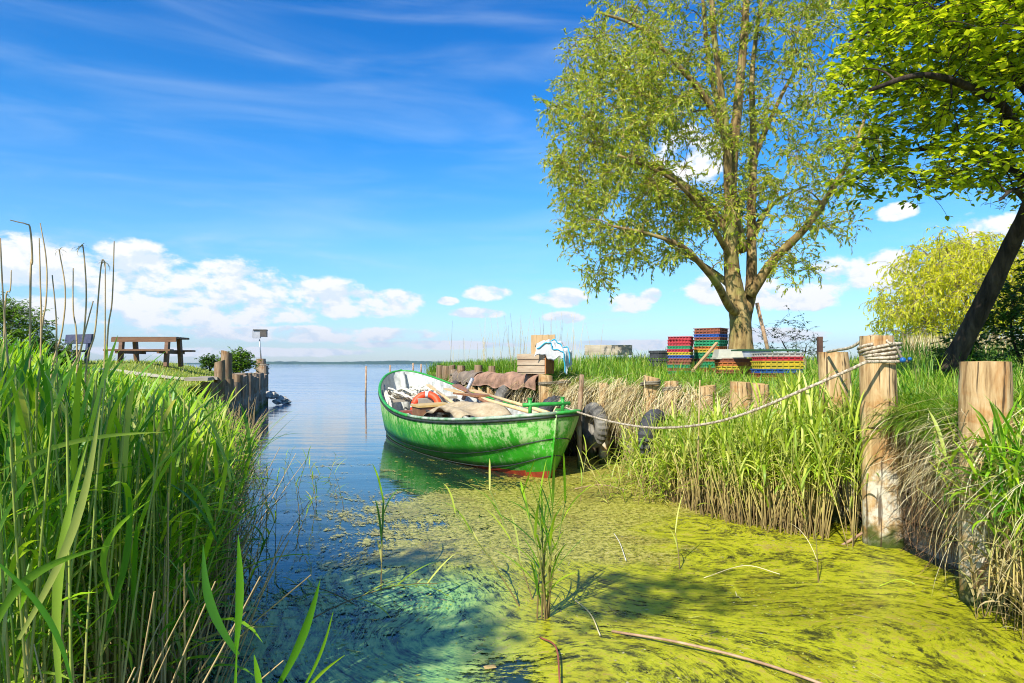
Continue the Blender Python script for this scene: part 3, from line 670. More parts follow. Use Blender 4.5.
# stem posts
def stem_pts(end):
    out = []
    for w_ in [0, .2, .4, .6, .8, 1.0, 1.3]:
        s_, B, z = hull_row(w_); i = 0 if end == 0 else -1; o_ = .0
        out.append(bpt(s_[i] + (-.005 if end == 0 else .005), 0, z[i] + (.03 if w_ == 0 else 0)))
    return out
MB().tube(stem_pts(0), .012, 8).build('stem_post', hull_m, boat); MB().tube(stem_pts(1), .03, 8).build('stem_post', rail_green, boat)
s1_ = BL - .16; mb = MB(); mb.tube([bpt(BL - .1, 0, 1.08), bpt(BL - .25, 0, .75), bpt(BL - .5, 0, .35)], [.05, .055, .05], 8); mb.build('inner_stem', white_paint, boat)
# floor, ribs, thwarts
fs_, fB, fz = hull_row(.8, .04); mb = MB(); vs = []
for i in range(4, NT_ - 4): vs += [bpt(fs_[i], -fB[i], .13), bpt(fs_[i], fB[i], .13)]
mb.add(vs, [(2 * i, 2 * i + 1, 2 * i + 3, 2 * i + 2) for i in range(len(vs) // 2 - 1)]); mb.build('floor', sand_floor, boat)
def at_s(s, w_, ins=0):
    s_, B, z = hull_row(w_, ins); return float(np.interp(s, s_, B)), float(np.interp(s, s_, z))
for s in np.linspace(.5, BL - .6, 15):
    for sg in (-1, 1):
        pts = []
        for w_ in (.04, .2, .4, .6, .8):
            b_, z_ = at_s(s, w_, .045); pts.append(bpt(s, sg * b_, z_))
        MB().tube(pts, .016, 5).build('rib', white_paint, boat)
def thwart(s, z, wd, m_, name='thwart'):
    b_, _ = at_s(s, .3, .05); rot = Matrix(((bd[0], bn[0], 0), (bd[1], bn[1], 0), (0, heel, 1)))
    MB().box(bpt(s, 0, z), (wd, 2 * b_, .035), rot).build(name, m_, boat)
BR = Matrix(((bd[0], bn[0], 0), (bd[1], bn[1], 0), (0, heel, 1)))
thwart(.95, .45, .24, redbrown); thwart(2.6, .42, .24, redbrown); thwart(4.3, .50, .24, redbrown); thwart(5.35, .62, .26, plank_grey)
# foredeck piece and mooring bar on the near bow
MB().box(bpt(.75, .28, .55), (.34, .34, .1), BR).build('bow_locker', redbrown, boat)
mb = MB(); a = Vector(bpt(.42, -.20, .80)); b = Vector(bpt(.36, .36, .785)); mb.tube([a, a.lerp(b, .5), b], .024, 10)
mb.build('mooring_bar', rail_green, boat)
for q in (.15, .84):
    c = a.lerp(b, q); mb = MB(); mb.tube([c + Vector((0, 0, -.14)), c + Vector((0, 0, .07))], .022, 10); mb.tube([c + Vector((0, 0, .07)), c + Vector((0, 0, .078))], .032, 10); mb.build('bollard', rail_green, boat)
# oarlock
c = Vector(bpt(3.9, -at_s(3.9, 0)[0], float(at_s(3.9, 0)[1]))); 
# ---- things lying in the boat (own top level objects)
def bw(s, off, z): v = bpt(s, off, z); return Vector((v[0] + BX0, v[1] + BY0, v[2]))
def oar(a, b, m_, lab, blade=.13):
    o = empty('oar', a, label=lab, cat='oar', group='oars lying in the boat'); d = b - a
    MB().tube([Vector(), d * .5, d * .74], [.026, .026, .022], 8).build('shaft', m_, o)
    n_ = Vector((-d.y, d.x, 0)).normalized(); u = d.normalized(); w2 = u.cross(n_); mb = MB(); vs = []
    for q, wd in ((.73, .03), (.78, .5), (.86, .9), (.97, 1), (1.0, .8)):
        for sx in (-1, 1):
            for sz in (-1, 1): vs.append(d * q + n_ * sx * wd * blade / 2 + w2 * sz * .011)
    fs = []
    for i in range(4):
        k_ = i * 4
        fs += [(k_, k_ + 4, k_ + 6, k_ + 2), (k_ + 1, k_ + 3, k_ + 7, k_ + 5), (k_, k_ + 1, k_ + 5, k_ + 4), (k_ + 2, k_ + 6, k_ + 7, k_ + 3)]
    fs += [(0, 2, 3, 1), (16, 17, 19, 18)]; mb.add(vs, fs); mb.build('blade', m_, o); return o
oar(bw(1.15, .42, .58), bw(5.0, .36, .80), oar_wood, 'long pale oar lying lengthwise along the thwarts')
oar(bw(1.7, .22, .54), bw(4.9, .50, .86), oar_red, 'dark red brown oar lying across the thwarts', .16)
oar(bw(1.3, .55, .6), bw(4.4, .62, .78), oar_wood, 'pale oar nearest the quay side of the boat')
oar(bw(2.9, .05, .5), bw(5.6, .2, .86), oar_wood, 'thin pale oar reaching towards the far bow', .08)
MB().box(bw(3.9, .42, .74), (1.2, .2, .03), BR).build('loose_board', oar_red, label='red brown loose board on the oars by the quay side', cat='board')
MB().tube([bw(4.5, .5, .62), bw(4.35, .62, .98)], .035, 8).build('short_pole', steel, label='short pale grey pole leaning on the far gunwale', cat='pole')
# life ring
lr = empty('life_ring', bw(4.85, -.05, .52), label='orange and white life ring standing behind the thwart', cat='life ring')
for q in range(4):
    mb = MB(); pts = [(0 + .22 * math.cos(a), 0, .22 * math.sin(a)) for a in np.linspace(q * math.pi / 2 + .13, (q + 1) * math.pi / 2 - .13, 9)]
    mb.tube(pts, .06, 10).build('foam_section', orange, lr)
    pts = [(.22 * math.cos(a), 0, .22 * math.sin(a)) for a in np.linspace((q + 1) * math.pi / 2 - .13, (q + 1) * math.pi / 2 + .13, 4)]
    MB().tube(pts, .063, 10).build('white_band', white_cloth, lr)
lr.rotation_euler = (R(-22), 0, R(-10))
# fishing net heap with cork line
mb = MB()
for i in range(26):
    c = bw(5.55 + random.uniform(-.45, .5), -.1 + random.uniform(-.35, .3), .62); pts = []
    h0 = random.uniform(.0, .16)
    for a in np.linspace(0, 6.3, 14): pts.append(c + Vector((math.cos(a) * random.uniform(.1, .22), math.sin(a) * random.uniform(.1, .2), h0 + .05 * math.sin(2 * a) + .02 * random.random())))
    mb.tube(pts, .017, 5)
mb.build('fishing_net', net_m, label='cream heap of net and line in the far end of the boat', cat='net')
# rope loops hung over the port gunwale inside
for i in range(6):
    s0 = 4.75 + i * .13; b_, z_ = at_s(s0, 0); pts = []
    for a in np.linspace(0, 6.283, 18): pts.append(bw(s0 + .05 * math.cos(a), -(b_ - .08) + .05 + .03 * math.sin(a), z_ - .16 + .17 * math.cos(a)))
    MB().tube(pts, .016, 5).build('rope_loop', net_m, label=['first', 'second', 'third', 'fourth', 'fifth', 'sixth'][i] + ' cream rope loop from the near end, hung inside the left gunwale', cat='rope', group='rope loops inside the gunwale')
# white tub
mb = MB(); mb.box(bw(5.2, .1, .55), (.55, .5, .2), BR, taper=1.1); mb.box(bw(5.2, .1, .655), (.6, .56, .02), BR); mb.build('storage_tub', tub_m, label='off white plastic tub behind the life ring', cat='tub')
# wooden crate with yellow lid + basket + canvas
cr = empty('wooden_chest', bw(3.3, -.42, .31), label='wooden chest with yellow lid near the left gunwale', cat='chest')
def BXL(o, c, size, m_, name):
    MB().box(c, size, BR).build(name, m_, o)
BXL(cr, (0, 0, .17), (.42, .46, .32), plank_brown, 'body'); BXL(cr, (0, 0, .35), (.46, .5, .03), yellow_ply, 'lid')
mb = MB(); 
for i in range(9): mb.box(bw(2.35 + i * .085, -.55, .44), (.02, .02, .34), BR)
for i in range(6): mb.box(bw(2.0 + .38 + .0, -.55 + i * .1, .44) + Vector(bpt(-.04, 0, 0)), (.02, .02, .3), BR)
for z in (.3, .43, .6): mb.box(bw(2.7, -.55, z), (.76, .025, .025), BR); mb.box(bw(2.33, -.31, z), (.025, .5, .025), BR)
mb.box(bw(2.7, -.3, .29), (.7, .48, .02), BR)
mb.build('slatted_basket', dark_in, label='dark slatted basket under the beige canvas', cat='basket')
def cloth(name, P00, eu, ev, nu, nv, hf, m_, **kw):
    mb = MB(); vs = []
    for sh in (0, 1):
        for i in range(nu + 1):
            for j in range(nv + 1): vs.append(P00 + eu * (i / nu) + ev * (j / nv) + Vector((0, 0, hf(i / nu, j / nv) - .008 * sh)))
    M_ = (nu + 1) * (nv + 1); fs = []
    g = lambda i, j: i * (nv + 1) + j
    for i in range(nu):
        for j in range(nv): q = (g(i, j), g(i + 1, j), g(i + 1, j + 1), g(i, j + 1)); fs += [q, tuple(M_ + v for v in q[::-1])]
    for i in range(nu):
        for j in (0, nv): fs.append((g(i, j), g(i + 1, j), M_ + g(i + 1, j), M_ + g(i, j)))
    for j in range(nv):
        for i in (0, nu): fs.append((g(i, j), g(i, j + 1), M_ + g(i, j + 1), M_ + g(i, j)))
    mb.add(vs, fs, 0, True); return mb.build(name, m_, **kw)
e1 = bw(1, 0, 0) - bw(0, 0, 0); e2 = bw(0, 1, 0) - bw(0, 0, 0)
cloth('canvas', bw(1.55, -.60, .64), e1 * 1.6, e2 * .75, 40, 18, lambda u, v: .06 * math.sin(u * 3.1 + .4) + .035 * math.sin(9 * v + 5 * u) + .02 * math.sin(17 * u + 6 * v) - .3 * max(0, .18 - u) * 3 * .5 - .25 * max(0, .1 - v) * 2, canvas_m,
      label='crumpled beige canvas thrown over the basket in the boat', cat='canvas')

# mooring rope: bow to post, wound round, tail to the next post
def catm(ctrl, per=10):
    c = [Vector(p) for p in ctrl]; c = [c[0] * 2 - c[1]] + c + [c[-1] * 2 - c[-2]]; out = []
    for i in range(1, len(c) - 2):
        for q in range(per):
            t_ = q / per; out.append(.5 * ((2 * c[i]) + (-c[i - 1] + c[i + 1]) * t_ + (2 * c[i - 1] - 5 * c[i] + 4 * c[i + 1] - c[i + 2]) * t_ ** 2 + (-c[i - 1] + 3 * c[i] - 3 * c[i + 1] + c[i + 2]) * t_ ** 3))
    return out + [c[-2]]
rp = [(567, 405, 7.75), (569, 409, 7.7), (604, 420, 6.9), (642, 427, 6.2), (674, 427.5, 5.7), (712, 423, 5.25), (750, 412, 4.95), (803, 390, 4.65), (847, 371, 4.52), (866, 362, 4.50)]
ctrl = [at(*q) for q in rp]
cx, cy = 2.548, 4.735; rr_ = .128
a0 = math.atan2(ctrl[-1].y - cy, ctrl[-1].x - cx)
hel = []
zs0 = ctrl[-1].z
for i in range(1, 76):
    a = a0 - 2 * math.pi * i / 15 * -1; q = i / 75
    rr_ = .124 + .006 * math.sin(i * .37)
    hel.append(Vector((cx + (rr_ + .01 * math.sin(i * 1.3) + (.005 if i > 55 else 0)) * math.cos(a), cy + (rr_ + .01 * math.sin(i * .9)) * math.sin(a), zs0 + .005 + .115 * q + .014 * math.sin(a * 1.0 + .5 * i / 15) + .012 * math.cos(.4 * i))))
tail = [at(892, 344, 4.6), at(880, 337, 4.7), at(868, 337, 4.8), at(852, 347, 4.95), at(838, 350, 5.15), at(828, 352, 5.35)]
pts = catm(ctrl, 8) + hel
MB().tube(pts, .0108, 8).build('mooring_rope', rope_m, label='long pale rope sagging from the boat bow to the wound mooring post', cat='rope')
MB().tube(catm(tail, 8), .011, 7).build('rope_tail', rope_m, label='thin rope arching from the mooring post to the post behind it', cat='rope')
mb = MB(); mb.tube(catm([at(893, 340, 4.66), at(898, 350, 4.62), at(903, 359, 4.6), at(909, 362, 4.6)], 6), .008, 6)
o = mb.build('net_float_cord', old_rope, label='dark cord with two blue balls hanging beside the mooring post', cat='cord')
for q, r_ in (((903, 360), .019), ((910, 359), .013)):
    mb = MB(); c = at(q[0], q[1], 4.58); vs = []
    pts = [c + Vector((0, 0, r_ * math.cos(a))) for a in np.linspace(0, math.pi, 9)]
    mb.tube([c + Vector((r_ * 1.1 * q2, 0, 0)) for q2 in np.linspace(-1, 1, 9)], [r_ * max(.15, math.sqrt(max(0, 1 - q2 * q2))) for q2 in np.linspace(-1, 1, 9)], 12); mb.build('blue_ball', blue_pl, o)
# thin wire from the dark iron post
p0 = at(820, 338, 9.5); MB().box((p0.x, 9.5, 1.32), (.06, .06, .62)).build('iron_post', darkpost, label='thin dark iron post right of the yellow crates', cat='post')
p0 = at(927 - 150, 0, 11); pile(at(805, 0, 10.2).x, 10.2, .9, 1.33, .03, pile_grey, 'tiny grey stake right of the yellow crates', None, name='stake')

# ------------------------------------------------------------ crates under the willow
def crate_mesh(col, L, W_, H):
    mb = MB(); t_ = .012
    for sx in (-1, 1): mb.box((sx * (L / 2 - t_ / 2), 0, H * .42), (t_, W_, H * .84)); mb.box((sx * L / 2, 0, H * .9), (.03, W_ + .03, H * .24))
    for sy in (-1, 1): mb.box((0, sy * (W_ / 2 - t_ / 2), H * .42), (L - 2 * t_, t_ , H * .84)); mb.box((0, sy * W_ / 2, H * .9), (L - .03, .03, H * .24))
    for i in range(7):
        x = -L / 2 + L * (i + .5) / 7
        for sy in (-1, 1): mb.box((x, sy * (W_ / 2 + .005), H * .4), (.016, .012, H * .72))
    for i in range(5):
        y = -W_ / 2 + W_ * (i + .5) / 5
        for sx in (-1, 1): mb.box((sx * (L / 2 + .005), y, H * .4), (.012, .016, H * .72))
    mb.box((0, 0, .012), (L - 2 * t_, W_ - 2 * t_, .012)); return mb.mesh('crate', [CR[col]])
CM = {}
def stack(px, Yd, L, W_, H, rz, cols, z0, name):
    x = (px - 512) * Yd / F; ords = ['topmost', 'second', 'third', 'fourth', 'fifth', 'sixth', 'seventh', 'eighth', 'ninth', 'tenth', 'eleventh', 'twelfth', 'thirteenth', 'fourteenth', 'fifteenth']
    n = len(cols)
    for i, c in enumerate(reversed(cols)):
        key = (c, L, W_, H)
        if key not in CM: CM[key] = crate_mesh(*key)
        k_ = n - 1 - i; od = (ords[k_] + ' crate' if k_ == 0 else ords[k_] + ' crate from the top') if i else 'bottom crate'
        o = link('crate', CM[key], None, (x + random.uniform(-.008, .008), Yd + random.uniform(-.008, .008), z0 + i * H * 1.04), label=f'{c} plastic {od} of the {name}', cat='crate', group='plastic crates stacked by the willow')
        o.rotation_euler = (0, 0, rz + R(random.uniform(-4, 4)))
g = lambda px, Yd: float(hr(np.array((px - 512) * Yd / F), np.array(Yd)))
stack(680.5, 10.3, .32, .26, .045, R(-24), ['red', 'red', 'red', 'green', 'red', 'yellow', 'blue', 'brown', 'brown', 'green', 'brown', 'green'], 1.10, 'leftmost red topped stack')
stack(711, 10.6, .40, .34, .045, R(-40), ['brown', 'brown', 'blue', 'brown', 'green', 'green', 'orange', 'yellow', 'green', 'green', 'brown', 'green', 'green', 'brown', 'brown'], 1.10, 'tallest stack')
stack(777, 8.8, .52, .34, .05, R(4), ['white', 'red', 'yellow', 'yellow', 'blue', 'brown', 'yellow', 'yellow'], .98, 'rightmost yellow stack')
stack(735, 9.6, .48, .36, .05, R(-8), ['brown', 'orange', 'yellow', 'brown'], 1.12, 'low pile under the tub')
p = at(729, 352, 9.6); tb = empty('tub', (p.x - .02, 9.6, 1.335), label='cream plastic tub upside down on the low brown crates', cat='tub')
mb = MB(); mb.box((0, 0, .06), (.36, .3, .12), taper=.85); mb.build('body', tub_m, tb); MB().box((0, 0, -.005), (.42, .36, .022)).build('rim', tub_m, tb)
p = at(752, 349, 10.1); tb = empty('tub', (p.x, 10.1, 1.34), label='grey plastic tray behind the cream tub by the trunk', cat='tub'); MB().box((0, 0, .06), (.5, .3, .1), taper=.9).build('body', steel, tb); MB().box((0, 0, .115), (.54, .34, .02)).build('rim', steel, tb)
MB().box((at(765, 0, 9.2).x, 9.2, EYE + .185), (.82, .3, .022), rotz(R(2))).build('flat_board', dgreen, label='thin dark green board lying across the yellow crates', cat='board')
a, b = at(693, 371, 9.3), at(717, 343, 9.9); MB().box((a + b) / 2, (.04, .03, (b - a).length), (b - a).to_track_quat('Z', 'Y').to_matrix()).build('wooden_lath', board_tan, label='tan wooden slat leaning against the tall crate stack', cat='slat')
a, b = at(771, 352, 12.3), at(757, 303, 12.4); MB().tube([a - Vector((0, 0, .2)), b], .035, 8).build('leaning_pole', stick_m, label='thin pole leaning against the willow trunk', cat='pole')
# dark crates on the left of them
for i, z in enumerate((1.21, 1.35)):
    mb = MB(); L, W_, H = .26 - .02 * (1 - i), .24, .125
    for sy in (-1, 1): mb.box((0, sy * W_ / 2, H / 2), (L, .02, H))
    for sx in (-1, 1): mb.box((sx * L / 2, 0, H / 2), (.02, W_, H))
    mb.box((0, 0, H - .02), (L + .04, W_ + .04, .04)); mb.box((0, 0, .02), (L, W_, .03))
    o = mb.build('black_crate', rubber, label=('lower' if i == 0 else 'upper') + ' black crate of the pair left of the red stack', cat='crate', group='pair of black crates'); o.location = (at(660 + i, 0, 11.5).x, 11.5, z); o.rotation_euler = (0, 0, R(20 + 6 * i))

# wooden box with propped lid and sack
bx = empty('wooden_box', at(536, 373, 10.4), R(-24), label='old wooden fish box with propped lid standing on the quay', cat='box')
mb = MB(); mb.box((-.01, 0, .14), (.44, .34, .3)); mb.build('body', box_wood, bx)
for z in (.05, .16, .25): MB().box((-.01, -.178, z), (.445, .012, .075)).build('slat', box_wood, bx)
MB().box((.22, 0, .14), (.02, .35, .3)).build('side_board', box_rust, bx, label='rusty brown side board')
mb = MB(); 
for i in range(4): mb.box((-.11 + .1 * i, .2, .43), (.096, .025, .32), Matrix.Rotation(R(-8), 3, 'X') @ Matrix.Rotation(R(-4), 3, 'Y'))
mb.build('lid', board_tan, bx)
P0 = at(534, 351, 10.2)
SU = [0, .3, .55, .8, 1]; SX = [0, .2, .36, .46, .50]; SZ = [0, .03, -.02, -.16, -.34]
def sackp(u, v, r_=0):
    h_ = .035 * math.sin(7 * v + 3 * u) + .03 * math.sin(13 * u - 4 * v) + .018 * math.sin(23 * v + 9 * u) + .012 * math.sin(37 * u + 11 * v)
    x = float(np.interp(u, SU, SX)); z = float(np.interp(u, SU, SZ)); dn = .22 * max(0, .38 - v) * (1 + .5 * math.sin(5 * u))
    return Vector((P0.x + x * .98 + .10 * v + h_ * .5, 10.08 + .10 * u + .36 * max(v - .3, 0) + .04 * v, P0.z + .06 + z - dn * 1.6 + h_ + .07 * math.sin(math.pi * v)))
mb = MB(); vs = [sackp(i / 34, j / 22) - Vector((0, -.012 * sh, .012 * sh)) for sh in (0, 1) for i in range(35) for j in range(23)]; fs = []
for i in range(34):
    for j in range(22): q = (i * 23 + j, (i + 1) * 23 + j, (i + 1) * 23 + j + 1, i * 23 + j + 1); fs += [q, tuple(805 + v for v in q[::-1])]
mb.add(vs, fs, 0, True); sk = mb.build('sack', white_cloth, label='crumpled white sack with blue stripes lying on the wooden box', cat='sack')
for v0 in (.16, .62):
    pts = [sackp(u, v0 + .08 * math.sin(5 * u)) + Vector((0, -.006, .006)) for u in np.linspace(.02, .98, 30)]
    MB().tube(pts, .014, 6, flat=.6).build('stripe', blue_cloth, sk)

# benches
def wbench(loc, rz, W_, m_, lab, back=True, mb_=None):
    o = empty('park_bench', loc, rz, label=lab, cat='bench')
    for i in range(2): MB().box((0, -.16 + .2 * i, .43), (W_, .18, .045)).build('seat', m_, o)
    if back:
        MB().box((0, .19, .72), (W_, .05, .22), Matrix.Rotation(R(-8), 3, 'X')).build('backrest', mb_ or m_, o)
    for sx in (-1, 1):
        MB().box((sx * W_ * .36, -.1, .2), (.09, .09, .42)).build('leg', m_, o)
        MB().box((sx * W_ * .36, .17, .4), (.09, .07, .8), Matrix.Rotation(R(-6), 3, 'X')).build('leg', m_, o)
    return o
p = at(609, 366, 15); wbench((p.x, 15, 1.25 + .0 - .43 + .02), R(-4), 1.05, plank_grey, 'weathered grey bench in the grass near the wooden box')
p = at(90, 350, 16); b2_ = wbench((p.x - .46, 16, 1.12), R(-28), 1.05, bench_dark, 'dark bench with backrest beside the bush at the left', mb_=bench_dark)
# picnic table on the left bank
pt = empty('picnic_table', (at(151, 360, 17.8).x, 17.8, 1.20), R(1), label='brown wooden picnic table on the left bank lawn', cat='picnic table')
for i in range(4): MB().box((0, -.28 + .19 * i, .72), (1.64, .17, .05)).build('top_plank', table_wood, pt)
MB().box((0, -.37, .66), (1.64, .03, .09)).build('apron', table_wood, pt)
for sy in (-1, 1): MB().box((0, sy * .62, .40), (1.66, .2, .045)).build('bench_seat', table_wood, pt)
for sx in (-1, 1):
    for sy in (-1, 1): MB().box((sx * .58, sy * .36, .34), (.09, .12, .72), Matrix.Rotation(R(8 * sy), 3, 'X')).build('leg', table_wood, pt)
    MB().box((sx * .52, 0, .36), (.06, 1.4, .09)).build('crossbeam', table_wood, pt); 

# left quay wall: upright timbers
ordn = ['first', 'second', 'third', 'fourth', 'fifth', 'sixth', 'seventh', 'eighth', 'ninth', 'tenth', 'eleventh', 'twelfth', 'thirteenth', 'fourteenth', 'fifteenth', 'sixteenth', 'seventeenth', 'eighteenth', 'nineteenth', 'twentieth', 'twenty first', 'twenty second', 'twenty third', 'twenty fourth', 'twenty fifth', 'twenty sixth', 'twenty seventh', 'twenty eighth', 'twenty ninth', 'thirtieth', 'thirty first', 'thirty second', 'thirty third', 'thirty fourth', 'thirty fifth', 'thirty sixth', 'thirty seventh']
NL = 26
for i in range(NL):
    y = 22.0 - i * (22.0 - 11.6) / (NL - 1); x = float(Ll(y)) + .08 + random.uniform(-.04, .06)
    pile(x, y, -.3, .97 - .02 * math.sin(i * 1.9) + random.uniform(-.12, .05) - .02 * (y < 14), random.uniform(.12, .16), [pile_grey, pile_brown, pile_grey][i % 3], f'{ordn[i]} upright timber of the left quay wall counted from its corner', 'upright timbers of the left quay wall', name='wall_timber', n=10, cut=.15)
pile(-5.18, 12.1, -.3, 1.3, .095, pile_brown, 'short thick brown post in front of the left quay wall', None, n=14, cut=.3)
pile(-5.52, 13.2, -.3, 1.48, .11, pile_brown, 'tallest brown post in the middle of the left quay wall', None, n=14, cut=.35)
pile(-8.05, 21.9, -.3, 1.42, .14, pile_grey, 'grey corner post of the left quay carrying the lamp rod', None, n=14)
pile(-7.85, 21.6, -.3, 1.20, .13, pile_grey, 'lower grey post leaning against the lamp corner post', None, n=14)
for z in (.95, 1.1, 1.22): ring(-8.0, 21.8, z, .22, 1, {.95: 'lowest', 1.1: 'middle', 1.22: 'topmost'}[z] + ' rope lashing round the left corner posts', rope_m, .018)
# timber cap boards lying on the wall
for q, (px, y) in enumerate([(198, 11.6), (207, 12.3), (240, 17)]):
    x = float(Ll(y)) - .05
    MB().box((x, y, 1.0), (.35, .9, .05), rotz(R(17))).build('cap_board', plank_grey, label=['nearest', 'middle', 'farthest'][q] + ' weathered board lying on top of the left quay wall', cat='board')
lp = empty('marker_lamp', (-8.05, 21.9, 1.42), label='grey box lamp on a thin rod above the left corner post', cat='lamp')
MB().tube([(0, 0, -.02), (-.05, 0, .62)], .022, 8).build('rod', steel, lp); MB().box((-.14, -.02, .78), (.24, .2, .24), rotz(R(12))).build('housing', lamp_white, lp); MB().box((.09, -.01, .8), (.2, .22, .2), rotz(R(12))).build('battery_box', lamp_dark, lp)
MB().box((-.02, 0, .92), (.42, .26, .03), rotz(R(12))).build('roof', lamp_dark, lp)
# rocks at the left quay corner
for i in range(11):
    x, y, s_ = -7.72 + .07 * i + random.uniform(-.1, .1), 21.1 + random.uniform(-.5, .5), random.uniform(.09, .17) * (1.1 - .05 * i)
    mb = MB(); vs = []; n1_, n2_ = 7, 5
    for a in range(n2_):
        ph = math.pi * (a + .5) / n2_
        for b in range(n1_): th = 2 * math.pi * b / n1_; k_ = random.uniform(.75, 1.15); vs.append((s_ * k_ * 1.3 * math.sin(ph) * math.cos(th), s_ * k_ * math.sin(ph) * math.sin(th), s_ * .75 * k_ * math.cos(ph)))
    fs = [(a * n1_ + b, (a + 1) * n1_ + b, (a + 1) * n1_ + (b + 1) % n1_, a * n1_ + (b + 1) % n1_) for a in range(n2_ - 1) for b in range(n1_)]
    fs += [tuple(range(n1_)), tuple((n2_ - 1) * n1_ + b for b in reversed(range(n1_)))]
    mb.add(vs, fs); o = mb.build('rock', rock_m, label=f'{ordn[i]} pale rough rock from the wall in the heap at the left quay corner', cat='rock', group='rocks at the left quay corner'); o.location = (x, y, .34 - .03 * i)
# stakes out in the lake
for (px, pt_, pb, lab) in [(365.5, 366, 402, 'thin stake standing in the lake left of the boat, nearest one'), (390, 365, 376, 'thin stake in the lake just behind the boat bow tip'), (413, 363, 370, 'short distant stake in the lake beyond the boat'), (421, 364, 369, 'farthest tiny stake in the lake beyond the boat')]:
    Yd = EYE * F / (pb - 364 if pb > 371 else 10); Yd = min(Yd, 110); a = at(px, pb, Yd); 
    MB().tube([(a.x, Yd, -.3), (a.x + .02, Yd, EYE - (pt_ - 364) * Yd / F)], .035 * Yd / 26, 6).build('lake_stake', stick_m, label=lab, cat='stake', group='stakes standing in the lake')

# ============================================================ vegetation
rng = np.random.default_rng(11); U = rng.uniform; random.seed(11)
def N_(m, s, n): return rng.normal(m, s, n)
def one(f, *a, **k): return f(*a, **k)
def reed_parts(h, nl, leafL, leafW, lean=.12, tuft=True, spread=1.0):
    """stem and leaves of one reed, foot at the origin"""
    az = U(0, 6.28); e = np.array([math.pi / 2 - abs(rng.normal(0, lean))]); dk = np.array([U(-.05, .3)])
    V, Fq, C = tubes(np.zeros((1, 3)), np.array([az]), e, dk, np.array([h]), np.array([.0052]), np.array([.0022]), 6, 5)
    C = C[0]; leaves = []
    q = np.linspace(.28, .97, nl) + U(-.03, .03, nl); a0 = U(0, 6.28)
    for i, s in enumerate(q):
        k_ = min(int(s * 6), 5); f = s * 6 - k_; p = C[k_] * (1 - f) + C[min(k_ + 1, 6)] * f
        a = a0 + math.pi * i + U(-.6, .6); el_ = U(.8, 1.4) if s < .85 else U(1.1, 1.5)
        lv = ribbons(p[None], np.array([a]), np.array([el_]), np.array([U(.5, 2.0) * spread * (1 if s < .85 else .4)]), np.array([leafL * U(.65, 1.15)]), np.array([leafW * U(.7, 1.2)]), 7, .18,
                     daz=np.array([U(-.5, .5)]), twist=np.array([U(-.5, .5)]))
        leaves.append(lv)
    return (V, Fq), leaves
def xf(V, x, y, z, rz, s, sz=None):
    c, s_ = math.cos(rz), math.sin(rz); sz = s if sz is None else sz
    return np.stack([(V[:, 0] * c - V[:, 1] * s_) * s + x, (V[:, 0] * s_ + V[:, 1] * c) * s + y, V[:, 2] * sz + z], -1)
def norm_reed(st, lv):
    mz = max(float(st[0][:, 2].max()), max([float(a[:, 2].max()) for a, _ in lv] or [0])); f = np.array([1, 1, 1 / mz])
    st = (st[0] * f, st[1]); lv = [(a * f, b) for a, b in lv]
    V, Fq, mi = merge([(st[0], st[1], 0)] + [(a, b, 1) for a, b in lv]); return (V, Fq, mi, st, lv)
def reed_protos(n, h, nl, L, W_, lean, spread=1.0):
    out = []
    for _ in range(n):
        st, lv = reed_parts(h, int(nl + U(-1, 2)), L, W_, lean, spread=spread)
        out.append(norm_reed(st, lv))
    return out
def scatter_mesh(name, protos, places, mats, **kw):
    parts = []
    Vs, Fs, Ms, b = [], [], [], 0
    for (x, y, z, rz, s, sz) in places:
        V, Fq, mi = protos[int(U(0, len(protos)))][:3]
        Vs.append(xf(V, x, y, z, rz, s, sz)); Fs.append(Fq + b); Ms.append(mi); b += len(V)
    return link(name, np_mesh(name, np.concatenate(Vs), np.concatenate(Fs), mats, np.concatenate(Ms)), **kw)
def individuals(protos, places, mats, name, label, cat, group, parts_n=0):
    meshes = [np_mesh(name, p[0], p[1], mats, p[2]) for p in protos]
    stems = [np_mesh('stem', p[3][0], p[3][1], mats[:1]) for p in protos]
    lvs = [[np_mesh('leaf', a, b, mats[1:2]) for a, b in p[4]] for p in protos]
    for i, (x, y, z, rz, s, sz) in enumerate(places):
        k_ = int(U(0, len(protos)))
        if i < parts_n:
            o = link(name, stems[k_], label=label, cat=cat, group=group)
            for me in lvs[k_]: link('leaf', me, o)
        else: o = link(name, meshes[k_], label=label, cat=cat, group=group)
        o.location = (x, y, z); o.rotation_euler = (0, 0, rz); o.scale = (s, s, sz)

# ---- left reed bed
EY = np.array([1.2, 2.6, 3.6, 5, 6.3, 9, 11, 13.]); EX = np.array([-.95, -1.22, -1.6, -2.15, -2.65, -3.55, -4.35, -5.2])
pl = []
while len(pl) < 1900:
    y = 1.7 + 10.9 * U() ** 1.5; x = np.interp(y, EY, EX) - abs(rng.normal(0, 1.1)) * (1 + y * .12) + rng.normal(0, .05)
    px = 512 + F * x / y
    if px < -60 or (y > 10.6 and x < Ll(y) + .02): continue
    if y < 2.2 and px > 40: continue
    top = np.interp(px, [-60, 0, 60, 120, 200, 248], [325, 340, 362, 374, 398, 438]) + abs(rng.normal(0, 26)) - 6 + 60 * max(0, 2.6 - y) * 0
    z0 = max(-.1, float(hl_(np.array(x), np.array(y)))) if x < Ll(y) else -.1
    h = EYE - (top - 364) * y / F - z0
    if h < .3: continue
    pl.append((x, y, z0, U(0, 6.28), U(.8, 1.15) * (1 if y > 2.2 else .9), h))
pl.sort(key=lambda p: p[1])
RP = reed_protos(22, 1.25, 9, .42, .021, .10, .8)
for p_ in RP: pass
